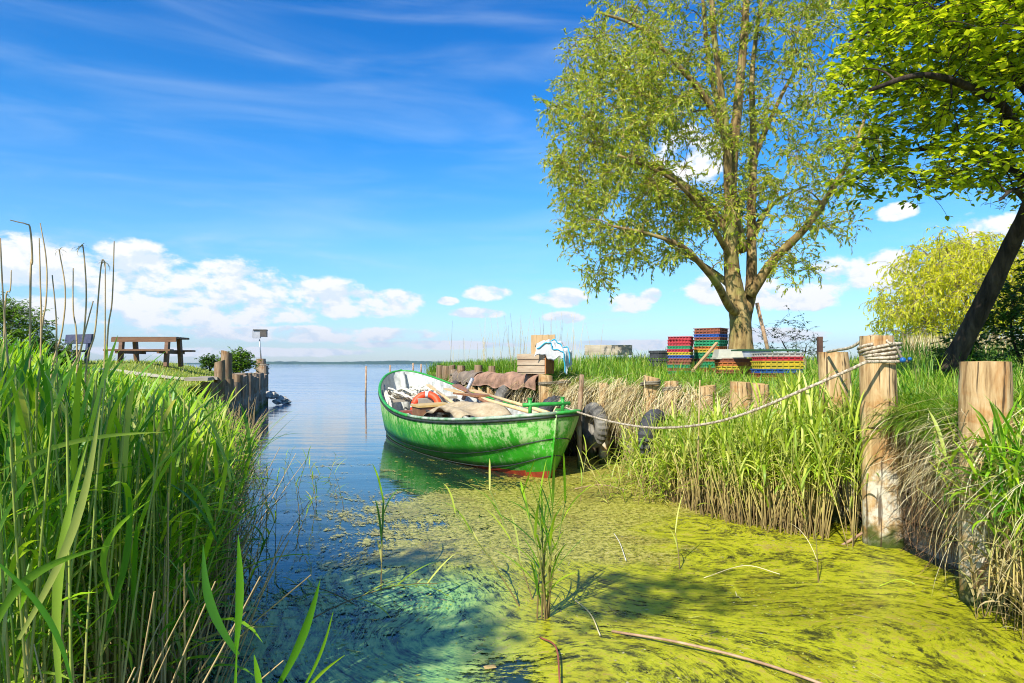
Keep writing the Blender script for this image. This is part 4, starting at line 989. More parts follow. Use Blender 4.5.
individuals(RP, pl[:170], [reed_stem, reed_leaf], 'reed', 'green reed in the dense bed along the near left bank', 'reed', 'green reeds at the left bank', 70)
scatter_mesh('reed_bed', RP, pl[170:], [reed_stem, reed_leaf], kind='stuff', label='dense green reed bed filling the left bank behind the front reeds', cat='reeds')
# brown bare stalks between the feet of the left reeds
n = 900; y = 1.6 + 9 * U(0, 1, n) ** 1.4; x = np.interp(y, EY, EX) - np.abs(N_(0, .45, n)) + .12; ok = (x / y * F + 512 > 20)
x, y = x[ok], y[ok]; n = len(x)
V, Fq, _ = tubes(np.stack([x, y, 0 * x - .1], -1), U(0, 6.28, n), U(.9, 1.55, n), U(-.1, .4, n), U(.3, .95, n), np.full(n, .0045), np.full(n, .002), 4, 4)
link('old_reed_stalks', np_mesh('old_reed_stalks', V, Fq, [dead_stem]), kind='stuff', label='broken tan stalks at the foot of the left reeds', cat='reeds')

n = 1300; y = 1.7 + 8 * U(0, 1, n) ** 1.3; x = np.interp(y, EY, EX) - np.abs(N_(0, 1.0, n)); px = 512 + F * x / y
top = np.interp(px, [0, 60, 120, 200, 248], [345, 365, 378, 400, 440]) + np.abs(N_(0, 30, n)); hh = np.clip(EYE - (top - 364) * y / F + .1, .3, 2)
V, Fq, _ = tubes(np.stack([x, y, 0 * x - .1], -1), U(0, 6.28, n), U(1.38, 1.57, n), U(-.05, .12, n), hh, np.full(n, .0045), np.full(n, .0028), 4, 4)
link('upright_stalks', np_mesh('upright_stalks', V, Fq, [reed_stem_w]), kind='stuff', label='upright yellow stems standing between the green left reeds', cat='reeds')
# tall dry stalks above the left reeds
dry = [([(30, 305), (32, 262), (30, 229), (26, 224), (18, 222), (10, 220)], 2.6, 'tall dry stalk whose tip is bent over sharply to the left'),
       ([(16, 440), (8, 364), (3, 300), (0, 238)], 2.3, 'tall dry stalk at the left edge of the reeds'), ([(38, 430), (41, 330), (40, 280), (39, 238)], 2.7, 'straight dry stalk just right of the bent tip stalk'),
       ([(40, 370), (46, 300), (46, 260), (40, 223)], 2.9, 'dry stalk bowed slightly to the left near the bent one'), ([(57, 380), (56, 320), (52, 275)], 2.7, 'short dry stalk before the bush'),
       ([(48, 410), (62, 330), (65, 290), (59, 250)], 2.8, 'dry stalk with a small brown tuft at its tip'), ([(77, 370), (73, 310), (73, 268)], 3.0, 'thin dry stalk beside the dark bench'),
       ([(74, 420), (84, 330), (86, 290), (83, 248), (80, 247)], 2.8, 'dry stalk with a tiny hooked tip'), ([(62, 420), (80, 350), (93, 301)], 2.6, 'dry stalk leaning right in front of the dark bench'),
       ([(84, 400), (95, 330), (101, 265), (105, 262)], 2.8, 'dry stalk with a frayed tip leaning right'), ([(104, 380), (105, 320), (105, 262)], 3.0, 'thin upright dry stalk left of the picnic table'),
       ([(106, 370), (112, 300), (114, 241)], 2.9, 'tall straight dry stalk nearest the picnic table'), ([(4, 330), (10, 290), (11, 270)], 3.2, 'short thin dry stalk at the far left')]
for i, (pp, Yd, lab) in enumerate(dry):
    pts = [at(px, py, Yd) for px, py in pp]; first = pts[0]; pts = [Vector((first.x + random.uniform(-.05, .05), Yd, -.1))] + ([first] if first.z > .3 else []) + pts[1:]
    c = catm(pts, 6); N = len(c); o = MB().tube(c, [.0042 - .0022 * q / N for q in range(N)], 6).build('dry_stalk', dead_stem, label=lab, cat='reed stalk', group='tall dry stalks above the left reeds')
    if 'tuft' in lab or 'frayed' in lab or 'hooked' in lab:
        e = np.array(c[-1]); n = 12; V, Fq = ribbons(np.repeat(e[None], n, 0), U(0, 6.28, n), U(-.8, 1, n), U(.5, 2, n), U(.02, .05, n), np.full(n, .005), 3, 0)
        link('tuft', np_mesh('tuft', V, Fq, [straw_m]), o)
# big foreground blades
def blade(px, py, Yd, tipx, tipy, W_, bend, lab, m_=reed_leaf, dY=0):
    a = at(px, py, Yd); a.z = max(a.z, -.05) if py < 683 else a.z; b = at(tipx, tipy, Yd + dY); d = b - a; N = 12; mb = MB(); vs = []
    sd = Vector((d.z, 0, -d.x)).normalized(); sd = (sd + Vector((0, .5, 0))).normalized(); up = d.cross(sd).normalized()
    for i in range(N + 1):
        q = i / N; c = a + d * q + sd * bend * math.sin(math.pi * q) ; wd = W_ * .5 * min(1, (q * 1.3 + .3)) * (1 - q ** 2.2) + .0006
        vs += [c - sd * wd, c + up * wd * .25, c + sd * wd]
    fs = []
    for i in range(N):
        for j in (0, 1): fs.append((i * 3 + j, i * 3 + j + 1, i * 3 + 4 + j, i * 3 + 3 + j))
    mb.add(vs, fs, 0, True); return mb, lab, m_
def plant(name, base, blades, lab, cat, group=None):
    o = empty(name, base, label=lab, cat=cat, group=group)
    for (mb, _, m_) in blades:
        mb.v = [(x - base[0], y - base[1], z - base[2]) for x, y, z in mb.v]; mb.build('blade', m_, o)
    return o
plant('water_reed', at(222, 683, 1.35), [blade(238, 655, 1.4, 203, 545, .022, -.02, ''), blade(236, 650, 1.4, 238, 535, .020, .005, ''), blade(232, 760, 1.38, 237, 640, .007, 0, '')], 'two broad pointed reed blades rising from the water at bottom left', 'reed')
plant('water_reed', at(280, 683, 1.35), [blade(276, 690, 1.35, 320, 580, .022, .01, ''), blade(296, 700, 1.4, 333, 612, .008, .01, ''), blade(262, 700, 1.3, 254, 655, .014, .0, ''), blade(300, 700, 1.5, 345, 655, .010, -.01, '')], 'broad reed blade slanting right at the bottom edge', 'reed')
for i, (px, py, Yd, tx, ty, W_, bd_, lab) in enumerate([(18, 640, 1.5, 100, 405, .022, .03, 'widest dark green blade crossing the lower left reeds'), (-10, 640, 1.35, 112, 545, .022, -.05, 'pale arched blade sweeping right in the lower left corner'), (0, 470, 1.7, 165, 432, .016, -.03, 'long low blade stretched right over the left reeds'),
                                         (60, 700, 1.6, 88, 440, .026, -.03, 'upright blade in the middle of the lower left reeds'), (-6, 560, 1.3, 75, 700, .03, -.06, 'short blade hanging down in the lower left corner'), (100, 640, 1.9, 128, 470, .022, .03, 'narrow upright blade right of the widest dark one'), (112, 600, 1.8, 150, 500, .02, -.06, 'arched blade bending right over the shaded stems')]):
    mb, _, m_ = blade(px, py, Yd, tx, ty, W_, bd_, ''); mb.build('broad_reed', m_, label=lab, cat='reed blade', group='large blades of the nearest reeds')

# ---- reeds standing in open water
RW = reed_protos(10, 1.0, 6, .34, .018, .16, 1.2)
spots = [(250, 470, 452), (262, 500, 440), (283, 480, 450), (318, 505, 445), (338, 500, 478), (326, 480, 452), (300, 520, 455), (240, 540, 460), (255, 560, 470), (275, 545, 470), (230, 520, 440), (222, 560, 450),
         (285, 470, 446), (244, 500, 436), (266, 530, 462), (310, 500, 462), (236, 600, 500), (212, 590, 470), (296, 490, 448), (228, 480, 430), (345, 508, 458), (205, 620, 520), (256, 480, 428), (270, 510, 448), (292, 540, 480), (248, 580, 500), (218, 500, 420), (234, 550, 470)]
pw = []
for (px, pb, ptop) in spots:
    Yd = EYE * F / (pb - 364); a = at(px, pb, Yd); h = (pb - ptop) * Yd / F + .1; pw.append((a.x, Yd, -.1, U(0, 6.28), U(.5, .8), h))
individuals(RW, pw, [reed_stem, reed_leaf], 'water_reed', 'thin green reed standing apart in open water beside the left bed', 'reed', 'sparse reeds in the open water', 28)
# clump in the middle of the water
c0 = (.16, 3.35, 0)
cl = empty('reed_clump', c0, label='tall green reed clump standing alone in the algae at centre', cat='reed')
for i in range(9):
    st, lv = reed_parts(U(.45, .78), 5, .30, .016, .10, spread=.5)
    ox, oy = rng.normal(0, .03), rng.normal(0, .04)
    link('stem', np_mesh('stem', st[0] + [ox, oy, -.08], st[1], [reed_stem]), cl)
    for a, b in lv: link('leaf', np_mesh('leaf', a + [ox, oy, -.08], b, [reed_leaf]), cl)
def slant(base, az, el_, L, nl, lab, k=.5, W_=.014, m2=reed_wall):
    o = empty('slanting_reed', base, label=lab, cat='reed')
    V, Fq, C = tubes(np.zeros((1, 3)), np.array([az]), np.array([el_]), np.array([k]), np.array([L]), np.array([.004]), np.array([.002]), 6, 5)
    link('stem', np_mesh('stem', V, Fq, [reed_stem]), o); C = C[0]
    for s in np.linspace(.35, 1, nl):
        j = min(int(s * 6), 5); p = C[j] + (C[j + 1] - C[j]) * (s * 6 - j)
        a, b = ribbons(p[None], np.array([az + U(-.9, .9)]), np.array([el_ - .2 + U(-.3, .4)]), np.array([U(.3, 1.2)]), np.array([U(.2, .34)]), np.array([W_]), 6, .2); link('leaf', np_mesh('leaf', a, b, [m2]), o)
slant((.06, 3.5, -.03), R(165), R(58), .62, 7, 'reed leaning left beside the central clump', .2)
slant((.12, 3.6, -.03), R(140), R(66), .66, 5, 'thin reed leaning left behind the central clump', .2)
slant((-.75, 3.5, -.02), R(150), R(18), .55, 10, 'flattened yellow green reed lying on the water left of the clump', .5, .016)
slant((-1.0, 3.3, 0), R(28), R(22), .7, 9, 'bent yellow green reed with leaves spread over the blue water', .6, .016)
slant((-.72, 3.75, -.02), R(95), R(78), .5, 5, 'short upright reed above the flattened reeds', .2, .016, reed_leaf)
slant((.62, 6.2, -.02), R(60), R(80), .45, 3, 'single reed standing below the boat bow', .3, .014)
slant((1.02, 4.15, 0), R(100), R(80), .22, 2, 'small shoot in the algae right of the clump', .3, .01)
slant((1.75, 3.9, 0), R(95), R(86), .34, 1, 'thin brown shoot in the algae on the right', .1, .006, straw_m)
# sticks
def stick(pp, r, lab, m_=stick_m): 
    pts = [at(px, py, EYE * F / (py - 364)) for px, py in pp]; pts = [Vector((p.x, p.y, .012 + dz)) for p, dz in zip(pts, [0, .02, .01, 0, 0, 0])]
    MB().tube(catm(pts, 6), r, 7).build('drift_stick', m_, label=lab, cat='stick')
stick([(612, 634), (680, 650), (760, 668), (830, 690)], .006, 'long brown stalk floating at the bottom right of the clump')
stick([(540, 640), (556, 655), (560, 690)], .004, 'curved dark red stick at the foot of the central clump', redbrown)
stick([(572, 600), (590, 620), (600, 640)], .003, 'thin pale stalk floating right of the clump', straw_m)
stick([(614, 535), (620, 548), (626, 564)], .003, 'small pale twig floating below the boat', net_m)
stick([(704, 580), (745, 571), (780, 578)], .0025, 'thin bent pale stalk floating on the right algae', straw_m)
stick([(880, 588), (900, 585), (915, 588)], .003, 'small pale leaf stalk floating before the mooring post', reed_wall)
stick([(575, 490), (600, 488), (625, 492)], .005, 'dark thin twig floating right of the boat bow', stick_m)
MB().box(at(490, 669, EYE * F / 305) + Vector((0, 0, .01)), (.05, .03, .004), rotz(.3), taper=.6).build('fallen_leaf', yellow_ply, label='small yellow leaf floating in the bluish algae', cat='leaf')
MB().tube([at(974, 588, 3.45), at(1000, 535, 3.4)], .012, 7).build('drift_stick', stick_m, label='orange brown stick leaning on the bank at the right edge', cat='stick')
MB().tube([at(838, 548, 4.7), at(884, 520, 4.85)], .010, 7).build('drift_stick', stick_m, label='pale stick lying against the foot of the mooring post', cat='stick')
MB().tube([at(697, 497, 5.6), at(700, 380, 5.5)], .006, 5).build('drift_stick', dead_stem, label='upright tan stalk left of the wall reeds', cat='stick')
MB().tube([at(582, 375, 8.4), at(579, 420, 8.25), at(580, 474, 8.1)], .03, 8).build('thin_stake', pile_brown.copy() if False else pile_brown, label='thin dark stake in the water touching the boat bow', cat='stake')

n = 16000; y = 2.0 + 6.5 * U(0, 1, n) ** 1.3; x = U(-1.6, 2.6, n); xl_ = np.interp(y, [1.2, 3, 3.8, 4.8, 6.2, 6.6, 7.2, 9.3], [-1.75, -1.25, -1.05, -1.0, -1.25, -.75, .2, .75])
cl_ = np.sin(x * 4.3 + 2 * np.sin(y * 2.1)) * np.sin(y * 5.1 + x * 1.7) + .5 * np.sin(x * 11 + y * 7); ok = (x > xl_ - np.abs(N_(0, .15, n))) & (cl_ + N_(0, .5, n) > .1) & (x < Wl(y) - .05)
x, y = x[ok], y[ok]; n = len(x)
V, Fq = ribbons(np.stack([x, y, np.full(n, .0065)], -1), U(0, 6.28, n), U(-.03, .05, n), np.zeros(n), U(.006, .022, n) * (1 + (U(0, 1, n) > .97) * 3), U(.004, .011, n), 2, 0, prof=np.array([.5, 1, .4]))
link('floating_specks', np_mesh('floating_specks', V, Fq, [leafmat('duckweed_speck', [(.2, .26, .02), (.4, .46, .03), (.5, .5, .1), (.1, .08, .03), (.55, .5, .3)], .1, .5)]), kind='stuff', label='tiny duckweed and bits of straw floating on the water', cat='floating debris')
# ---- reeds in front of the right wall
pl = []
while len(pl) < 640:
    px = U(632, 828) if U() < .93 else U(850, 868)
    yb = np.interp(px, [600, 640, 700, 760, 868], [470, 488, 516, 530, 548]); Ym = EYE * F / (yb - 364)
    q = U() ** .8; x = (px - 512) * Ym / F; q += .22 * math.sin(px * .11) * math.sin(px * .037 + 1)
    Yd = Ym + q * .8; x = x + .32 * q
    if x > Wl(Yd) - .06: continue
    px2 = 512 + F * x / Yd
    top = np.interp(px2, [600, 660, 700, 760, 820, 870], [440, 412, 398, 376, 368, 374]) + abs(rng.normal(0, 34)) - 4
    for pc, pw_ in ((675, 11), (710, 11), (746, 13), (768, 8), (812, 9)):
        if abs(px2 - pc) < pw_: top = max(top, 404 + U(0, 14))
    h = EYE - (top - 364) * Yd / F + .1; pl.append((x, Yd, -.1, U(0, 6.28), U(.6, .9), h))
RR = reed_protos(14, 1.0, 9, .36, .026, .10, 1.3)
# leaves mostly in the upper half
def wallproto():
    st, lv = reed_parts(1.0, 11, U(.3, .5), .03, U(.06, .2), spread=U(.8, 1.6))
    lv = [l for l in lv if l[0][0, 2] > .50 or U() < .12]; return norm_reed(st, lv)
RR = [wallproto() for _ in range(16)]
pl.sort(key=lambda p: p[1])
individuals(RR, pl[:150], [reed_stem_w, reed_wall], 'wall_reed', 'yellow green reed in the row before the right quay wall', 'reed', 'reeds before the right quay wall', 60)
scatter_mesh('wall_reed_bed', RR, pl[150:], [reed_stem_w, reed_wall], kind='stuff', label='thick reeds with brown stems filling the foot of the right quay', cat='reeds')
# brown dead stems among them
n = 900; px = U(640, 824, n); yb = np.interp(px, [640, 700, 760, 868], [488, 516, 530, 548]); Ym = EYE * F / (yb - 364); q = U(0, 1, n)
x = (px - 512) * Ym / F + .3 * q; y = Ym + .7 * q; ok = x < Wl(y) - .03; x, y = x[ok], y[ok]; n = len(x)
V, Fq, _ = tubes(np.stack([x, y, 0 * x - .1], -1), U(0, 6.28, n), U(1.2, 1.55, n), U(-.1, .2, n), U(.4, 1.0, n), np.full(n, .005), np.full(n, .003), 4, 4)
link('dead_wall_stems', np_mesh('dead_wall_stems', V, Fq, [reed_stem_w]), kind='stuff', label='brown bare stems packed among the reeds of the right quay', cat='reeds')
# low arching reeds right of the bow
pl2 = []
for _ in range(46):
    px = U(600, 665); Yd = EYE * F / (U(470, 505) - 364); x = (px - 512) * Yd / F
    if x > Wl(Yd) - .1: x = float(Wl(Yd)) - .1 - U(0, .3)
    pl2.append((x, Yd, -.1, U(0, 6.28), U(.6, .95), U(.35, .7)))
individuals(RW, pl2, [reed_stem_w, reed_wall], 'arching_reed', 'low arching reed at the water edge between bow and quay reeds', 'reed', 'low arching reeds by the bow', 46)
# right edge reeds
pl3 = []
for _ in range(190):
    y = U(3.05, 3.9); x = U(2.32, 2.62) + (.25 if y > 3.4 else 0) + rng.normal(0, .08); px = 512 + F * x / y
    if px < 984 and (y < 3.7): continue
    top = 392 + abs(rng.normal(0, 30)); pl3.append((x, y, .2, U(0, 6.28), U(.6, .9), EYE - (top - 364) * y / F - .2))
individuals(RR[:8] + RP[:3], pl3, [reed_stem_w, reed_leaf], 'edge_reed', 'green reed overhanging the bank at the right edge', 'reed', 'reeds at the right edge', 40)

pl4 = [(U(2.25, 2.55), U(3.05, 3.42), -.1, U(0, 6.28), U(.4, .7), U(.4, .95)) for _ in range(48)]
individuals(RR, pl4, [reed_stem_w, leafmat('dead_reed_leaf', [(.12, .08, .03), (.3, .22, .09), (.5, .4, .2), (.2, .24, .05)], .2, .6)], 'dead_reed', 'dead straw coloured reed standing before the base of the sawn post', 'reed', 'dead reeds before the sawn post', 20)
# ---- grass
def grass(name, x, y, z, h0, h1, W_, m_, label, e=(1.0, 1.57), k=(.2, 1.4), az=None, seg=4, dz=-.02):
    n = len(x); P = np.stack([x, y, z + dz], -1)
    V, Fq = ribbons(P, U(0, 6.28, n) if az is None else az, U(*e, n), U(*k, n), U(h0, h1, n), U(.6, 1.3, n) * W_, seg, 0, daz=U(-.5, .5, n))
    return link(name, np_mesh(name, V, Fq, [m_]), kind='stuff', label=label, cat='grass')
n = 26000; y = 3.3 + 14 * U(0, 1, n) ** 1.15; d = np.abs(N_(0, 1, n)) * (.5 + .22 * y); x = Wl(y) + .12 + d
tuft_ = .5 + .5 * np.sin(x * 5.1 + 1.3 * np.sin(y * 3.3)) * np.sin(y * 4.3 + x)
grass('bank_grass', x, y, hr(x, y), .08, .22, .011, grass_m, 'long green grass growing on the right bank')
ok = tuft_ > .7; x2, y2 = x[ok], y[ok]
grass('tall_bank_grass', x2, y2, hr(x2, y2), .18, .38, .012, grass_m, 'taller grass tufts on the right bank')
n = 9000; y = U(3, 15, n); d = np.abs(N_(0, .18, n)); x = Wl(y) + .02 + d
grass('edge_grass', x, y, np.maximum(hr(x, y), .85), .12, .34, .011, grass_m, 'grass overhanging the edge of the right quay', e=(.4, 1.5), k=(.6, 2.4))
# lush hummock between the mooring post and the sawn post
n = 13000; x = 2.62 + np.abs(N_(0, .45, n)); y = U(3.75, 5.3, n)
grass('lush_grass', x, y, np.maximum(hr(x, y), .84) + .02, .14, .36, .009, grass_m, 'lush fine grass hummock behind the rope wound post', e=(.3, 1.4), k=(.8, 2.4), az=U(1.8, 5.2, n))
n = 14000; y = 9.0 + 12 * U(0, 1, n); x = Wl(y) + .5 + U(0, 1, n) ** 1.2 * 16
grass('far_grass', x, y, hr(x, y), .1, .26, .016, grass_m, 'rough meadow grass behind the crates')
n = 7000; y = U(10.5, 17, n); x = Wl(y) + .25 + np.abs(N_(0, .9, n))
grass('point_grass', x, y, hr(x, y), .15, .34, .014, bush_m, 'bright grass bank behind the felt sheets', e=(1.2, 1.57), k=(.1, .7))
n = 60; y = U(11.5, 16, n); x = Wl(y) + .8 + U(-.5, 1.2, n)
V, Fq, _ = tubes(np.stack([x, y, hr(x, y)], -1), U(0, 6.28, n), U(1.4, 1.57, n), U(0, .2, n), U(.6, 1.25, n), np.full(n, .004), np.full(n, .002), 4, 3)
link('dry_grass_stalks', np_mesh('dry_grass_stalks', V, Fq, [straw_m]), kind='stuff', label='thin pale stalks standing above the grass of the point', cat='grass')
# hanging straw
def straw(name, y0, y1, n, L, label, spread=.16, z0=.82):
    y = U(y0, y1, n); x = Wl(y) + U(-.02, spread, n); z = z0 + U(-.12, .14, n)
    cl_ = (y * 6).astype(int); ca = rng.normal(0, .45, 200); cL = U(.55, 1.25, 200); cz = rng.normal(0, .07, 200); z = z + cz[cl_]
    az = (math.pi + .4 if y1 > 6 else math.pi) + N_(0, .5 if y1 > 4.7 else 1.0, n) + ca[cl_]
    yp = np.array([wy(q[0]) for q in qp if q[3] is pile_pale]); dmin = np.min(np.abs(y[:, None] - yp[None] - .03), 1); kp = (dmin > .10) | (U(0, 1, n) < .22)
    x, y, z, az, cl_ = x[kp], y[kp], z[kp], az[kp], cl_[kp]; n = len(x)
    V, Fq = ribbons(np.stack([x, y, z], -1), az, U(-.4, .8, n), U(.9, 2.5, n), U(*L, n) * cL[cl_], U(.004, .010, n), 6, 0, daz=U(-1.1, 1.1, n), pw=.7)
    link(name, np_mesh(name, V, Fq, [straw_m]), kind='stuff', label=label, cat='dry grass')
straw('hanging_straw', 7.0, 9.6, 3800, (.35, .75), 'pale dry grass hanging over the quay edge right of the boat', z0=.86)
straw('hanging_straw', 3.3, 4.62, 2100, (.2, .55), 'pale dry grass hanging between the mooring post and the sawn post', .3, .74)
straw('hanging_straw', 2.9, 3.7, 1800, (.35, .8), 'pale dead reed leaves hanging over the bank below the sawn post', .34, .72)
straw('hanging_straw', 5.7, 7.0, 3000, (.3, .65), 'dry grass hanging behind the wall reeds')
straw('hanging_straw', 9.6, 14, 1200, (.2, .45), 'thin dry grass on the quay edge behind the boat', z0=.84)
n = 2600; y = U(3.0, 4.6, n); x = Wl(y) + U(.0, .25, n)
V, Fq = ribbons(np.stack([x, y, U(.1, .7, n)], -1), U(0, 6.28, n), U(-1, .4, n), U(-.6, 1.5, n), U(.15, .4, n), U(.003, .007, n), 5, 0, daz=U(-1, 1, n))
link('root_tangle', np_mesh('root_tangle', V, Fq, [simple('brown_roots', (.1, .05, .02), (.34, .2, .09), .9, 12, 0)]), kind='stuff', label='tangle of brown roots and straw on the eroded bank', cat='roots')
# left lawn
n = 22000; y = 10.5 + 13 * U(0, 1, n); x = Ll(y) - .1 - U(0, 1, n) ** 1.3 * 13
ok = ~((np.abs(y - np.interp(x, [-13, -10.5, -8.5, -6.5], [12, 12.8, 13.6, 14.2])) < .55)); x, y = x[ok], y[ok]
grass('lawn', x, y, hl_(x, y), .05, .14, .014, lawn_m, 'short yellow green lawn on the left bank')

# ---- trees
def diamonds(P, az, el_, L, W_):
    d = np.stack([np.cos(el_) * np.cos(az), np.cos(el_) * np.sin(az), np.sin(el_)], -1)
    r = rng.normal(size=(len(P), 3)); s = np.cross(d, r); s /= np.linalg.norm(s, axis=1, keepdims=True) + 1e-9
    L = L[:, None]; W_ = W_[:, None]
    V = np.stack([P, P + d * L * .45 - s * W_ * .5, P + d * L, P + d * L * .45 + s * W_ * .5], 1)
    return V.reshape(-1, 3), np.arange(len(P) * 4).reshape(-1, 4)
def branchwork(mb, mains, clusters, rmin=.007, drop=.15, sides=6):
    """grow a branch from the nearest existing wood to each cluster"""
    nodes, rad = [], []
    for pts, r0, r1 in mains:
        c = catm(pts, 6); N = len(c)
        rr = [r0 + (r1 - r0) * (i / (N - 1)) ** (.45 if r0 > .2 else .8) for i in range(N)]
        mb.tube(c, rr, 14 if r0 > .1 else 8, jit=.04)
        for p, r in list(zip(c, rr))[2:]: nodes.append(tuple(p)); rad.append(r)
    nodes = np.array(nodes); rad = np.array(rad)
    D = np.min(np.linalg.norm(clusters[:, None] - nodes[None], axis=2), 1)
    for i in np.argsort(D):
        p = clusters[i]; v = nodes - p; dist = np.sqrt((v ** 2).sum(1)) + .35 * np.maximum(0, v[:, 2])
        j = int(np.argmin(dist)); a = nodes[j]; L = np.linalg.norm(p - a)
        if L < .05: continue
        k_ = 5; q = np.linspace(0, 1, k_ + 1)[:, None]; off = rng.normal(0, .06 * L, 3); off[2] += drop * L
        c = a + (p - a) * q + off * np.sin(q * math.pi)
        r0 = min(rad[j] * .55, .006 + .022 * L); rr = np.linspace(max(r0, rmin), rmin * .7, k_ + 1)
        mb.tube([Vector(x) for x in c], list(rr), sides if r0 > .02 else 4, caps=False)
        nodes = np.concatenate([nodes, c[2:]]); rad = np.concatenate([rad, rr[2:]])
def crown_leaves(clusters, twigs, tl, lpt, leafL, leafW, droop, broad=False, spread=(.0, 1.2), tw_r=.0035):
    n = len(clusters) * twigs; P = np.repeat(clusters, twigs, 0) + N_(0, .05, (n, 3))
    az = U(0, 6.28, n); e0 = U(*spread, n); dk = U(droop * .5, droop * 1.5, n); L = U(.5, 1.2, n) * tl
    C, d = path_batch(P, az, e0, dk, L, 5)
    Vt, Ft, _ = tubes(P, az, e0, dk, L, np.full(n, tw_r), np.full(n, tw_r * .4), 5, 3)
    m_ = n * lpt; ti = np.repeat(np.arange(n), lpt); s = U(.1, 1, m_) * 4.999; k_ = s.astype(int); f = (s - k_)[:, None]
    Q = C[ti, k_] * (1 - f) + C[ti, k_ + 1] * f
    la = az[ti] + U(-1.3, 1.3, m_); le = (e0 - dk * (s / 5))[ti] if False else e0[ti] - dk[ti] * (s / 5) + U(-.7, .4, m_)
    if broad: Vl, Fl = ribbons(Q, la, U(-.5, .5, m_), U(.1, .7, m_), U(.7, 1.25, m_) * leafL, U(.75, 1.2, m_) * leafW, 3, .12, prof=np.array([.25, .95, .85, .08]), twist=U(-.5, .5, m_))
    else: Vl, Fl = diamonds(Q, la, le, U(.7, 1.3, m_) * leafL, U(.8, 1.2, m_) * leafW)
    return (Vt, Ft), (Vl, Fl)
def tree(name, label, mains, clusters, bark, leafm, lv, cat='tree', rmin=.007, drop=.15, base=None):
    base = Vector(base if base is not None else mains[0][0][0]); o = empty(name, base, label=label, cat=cat)
    bb = np.array(base); clusters = np.asarray(clusters) - bb; mains = [([Vector(p) - base for p in pts], a, b) for pts, a, b in mains]
    mb = MB(); branchwork(mb, mains, clusters, rmin, drop); mb.build('trunk', bark, o)
    (Vt, Ft), (Vl, Fl) = crown_leaves(clusters, **lv)
    V, Fq, mi = merge([(Vt, Ft, 0), (Vl, Fl, 1)]); link('crown', np_mesh('crown', V, Fq, [bark, leafm], mi, smooth=False), o); return o
def ell(n, c, r, inner=.35, cut=None):
    out = []
    while len(out) < n:
        v = rng.normal(size=3); v /= np.linalg.norm(v); v *= (inner + (1 - inner) * U() ** .6); p = np.array(c) + v * np.array(r)
        if cut is None or cut(p): out.append(p)
    return out

# willow
YW = 13.0
def aw(px, py, dy=0): 
    v = at(px, py, YW); return Vector((v.x, YW + dy, v.z))
b0 = aw(742, 368); b0.z = 1.05
mains = [([b0, aw(741, 345), aw(740, 318), aw(734, 285), aw(729, 250, -.1), aw(727, 205, -.2), aw(729, 150, -.3), aw(735, 70, -.4), aw(741, 0, -.3), aw(744, -90), aw(740, -170)], .34, .03),
         ([aw(742, 350), aw(746, 318, .1), aw(755, 285, .2), aw(757, 211, .3), aw(763, 142, .5), aw(765, 63, .7), aw(775, 0, .9), aw(790, -100, 1)], .22, .025),
         ([aw(743, 250, .1), aw(742, 190, .5), aw(741, 120, .9), aw(728, 40, 1.2), aw(720, -60, 1.3)], .12, .03),
         ([aw(733, 240), aw(724, 200, -.3), aw(714, 140, -.7), aw(699, 63, -1), aw(690, -20, -1.2)], .12, .03),
         ([aw(740, 315), aw(724, 307, -.3), aw(704, 288, -.8), aw(683, 273, -1.2), aw(660, 260, -1.6), aw(630, 252, -1.8), aw(596, 247, -2.0)], .10, .02),
         ([aw(732, 235), aw(700, 190, .3), aw(670, 160, .7), aw(640, 140, 1.0), aw(600, 120, 1.2)], .09, .02),
         ([aw(731, 160, -.2), aw(700, 115, -.6), aw(670, 90, -.9), aw(630, 60, -1.2), aw(590, 50, -1.4)], .08, .02),
         ([aw(734, 262), aw(710, 240, -.5), aw(690, 225, -1), aw(650, 205, -1.8), aw(600, 190, -2.2)], .07, .02),
         ([aw(750, 295), aw(768, 262, -.3), aw(790, 235, -.7), aw(806, 205, -1), aw(822, 170, -1.2), aw(840, 110, -1.3)], .11, .02),
         ([aw(753, 240, .2), aw(780, 205, .8), aw(810, 180, 1.4), aw(850, 160, 1.8)], .08, .02),
         ([aw(758, 160, .4), aw(785, 110, .9), aw(812, 60, 1.2), aw(840, 20, 1.4)], .07, .02),
         ([aw(748, 300, .2), aw(756, 270, 1.2), aw(770, 235, 2.2), aw(790, 200, 2.8)], .08, .02),
         ([aw(736, 290, 0), aw(722, 260, 1.0), aw(700, 230, 2.0), aw(680, 200, 2.6)], .08, .02)]
def wcut(p):
    px = 512 + F * p[0] / p[1]; py = 364 - F * (p[2] - EYE) / p[1]
    lo = np.interp(px, [540, 575, 600, 640, 680, 716, 745, 765, 800, 850, 880], [215, 262, 292, 268, 262, 268, 262, 282, 285, 250, 200])
    left = np.interp(py, [-200, -100, 0, 60, 110, 160, 200, 240, 280, 300], [640, 600, 574, 554, 540, 540, 552, 548, 570, 600])
    if py > lo or px < left + 8: return False
    if p[1] < 13.4 and py > -20 and U() < .75:
        for sx in (np.interp(py, [0, 70, 150, 250], [741, 735, 729, 729]), np.interp(py, [0, 63, 142, 211, 285], [775, 765, 763, 757, 755]), np.interp(py, [-20, 63, 140, 200, 240], [690, 699, 714, 724, 733])):
            if abs(px - sx) < 20: return False
    if math.sin(p[0] * 3.1 + 1.7 * p[2]) * math.sin(p[2] * 2.7 - p[1] * 1.3) + .6 * math.sin(p[0] * 6.3 - p[2] * 4.1) > .35 and U() < .8: return False
    # gaps
    for gx, gy, g_ in ((690, 165, 26), (655, 240, 18), (700, 250, 18), (735, 268, 26), (790, 235, 15), (610, 215, 14), (772, 150, 12)):
        if (px - gx) ** 2 + (py - gy) ** 2 < g_ ** 2 and U() < .85: return False
    return True
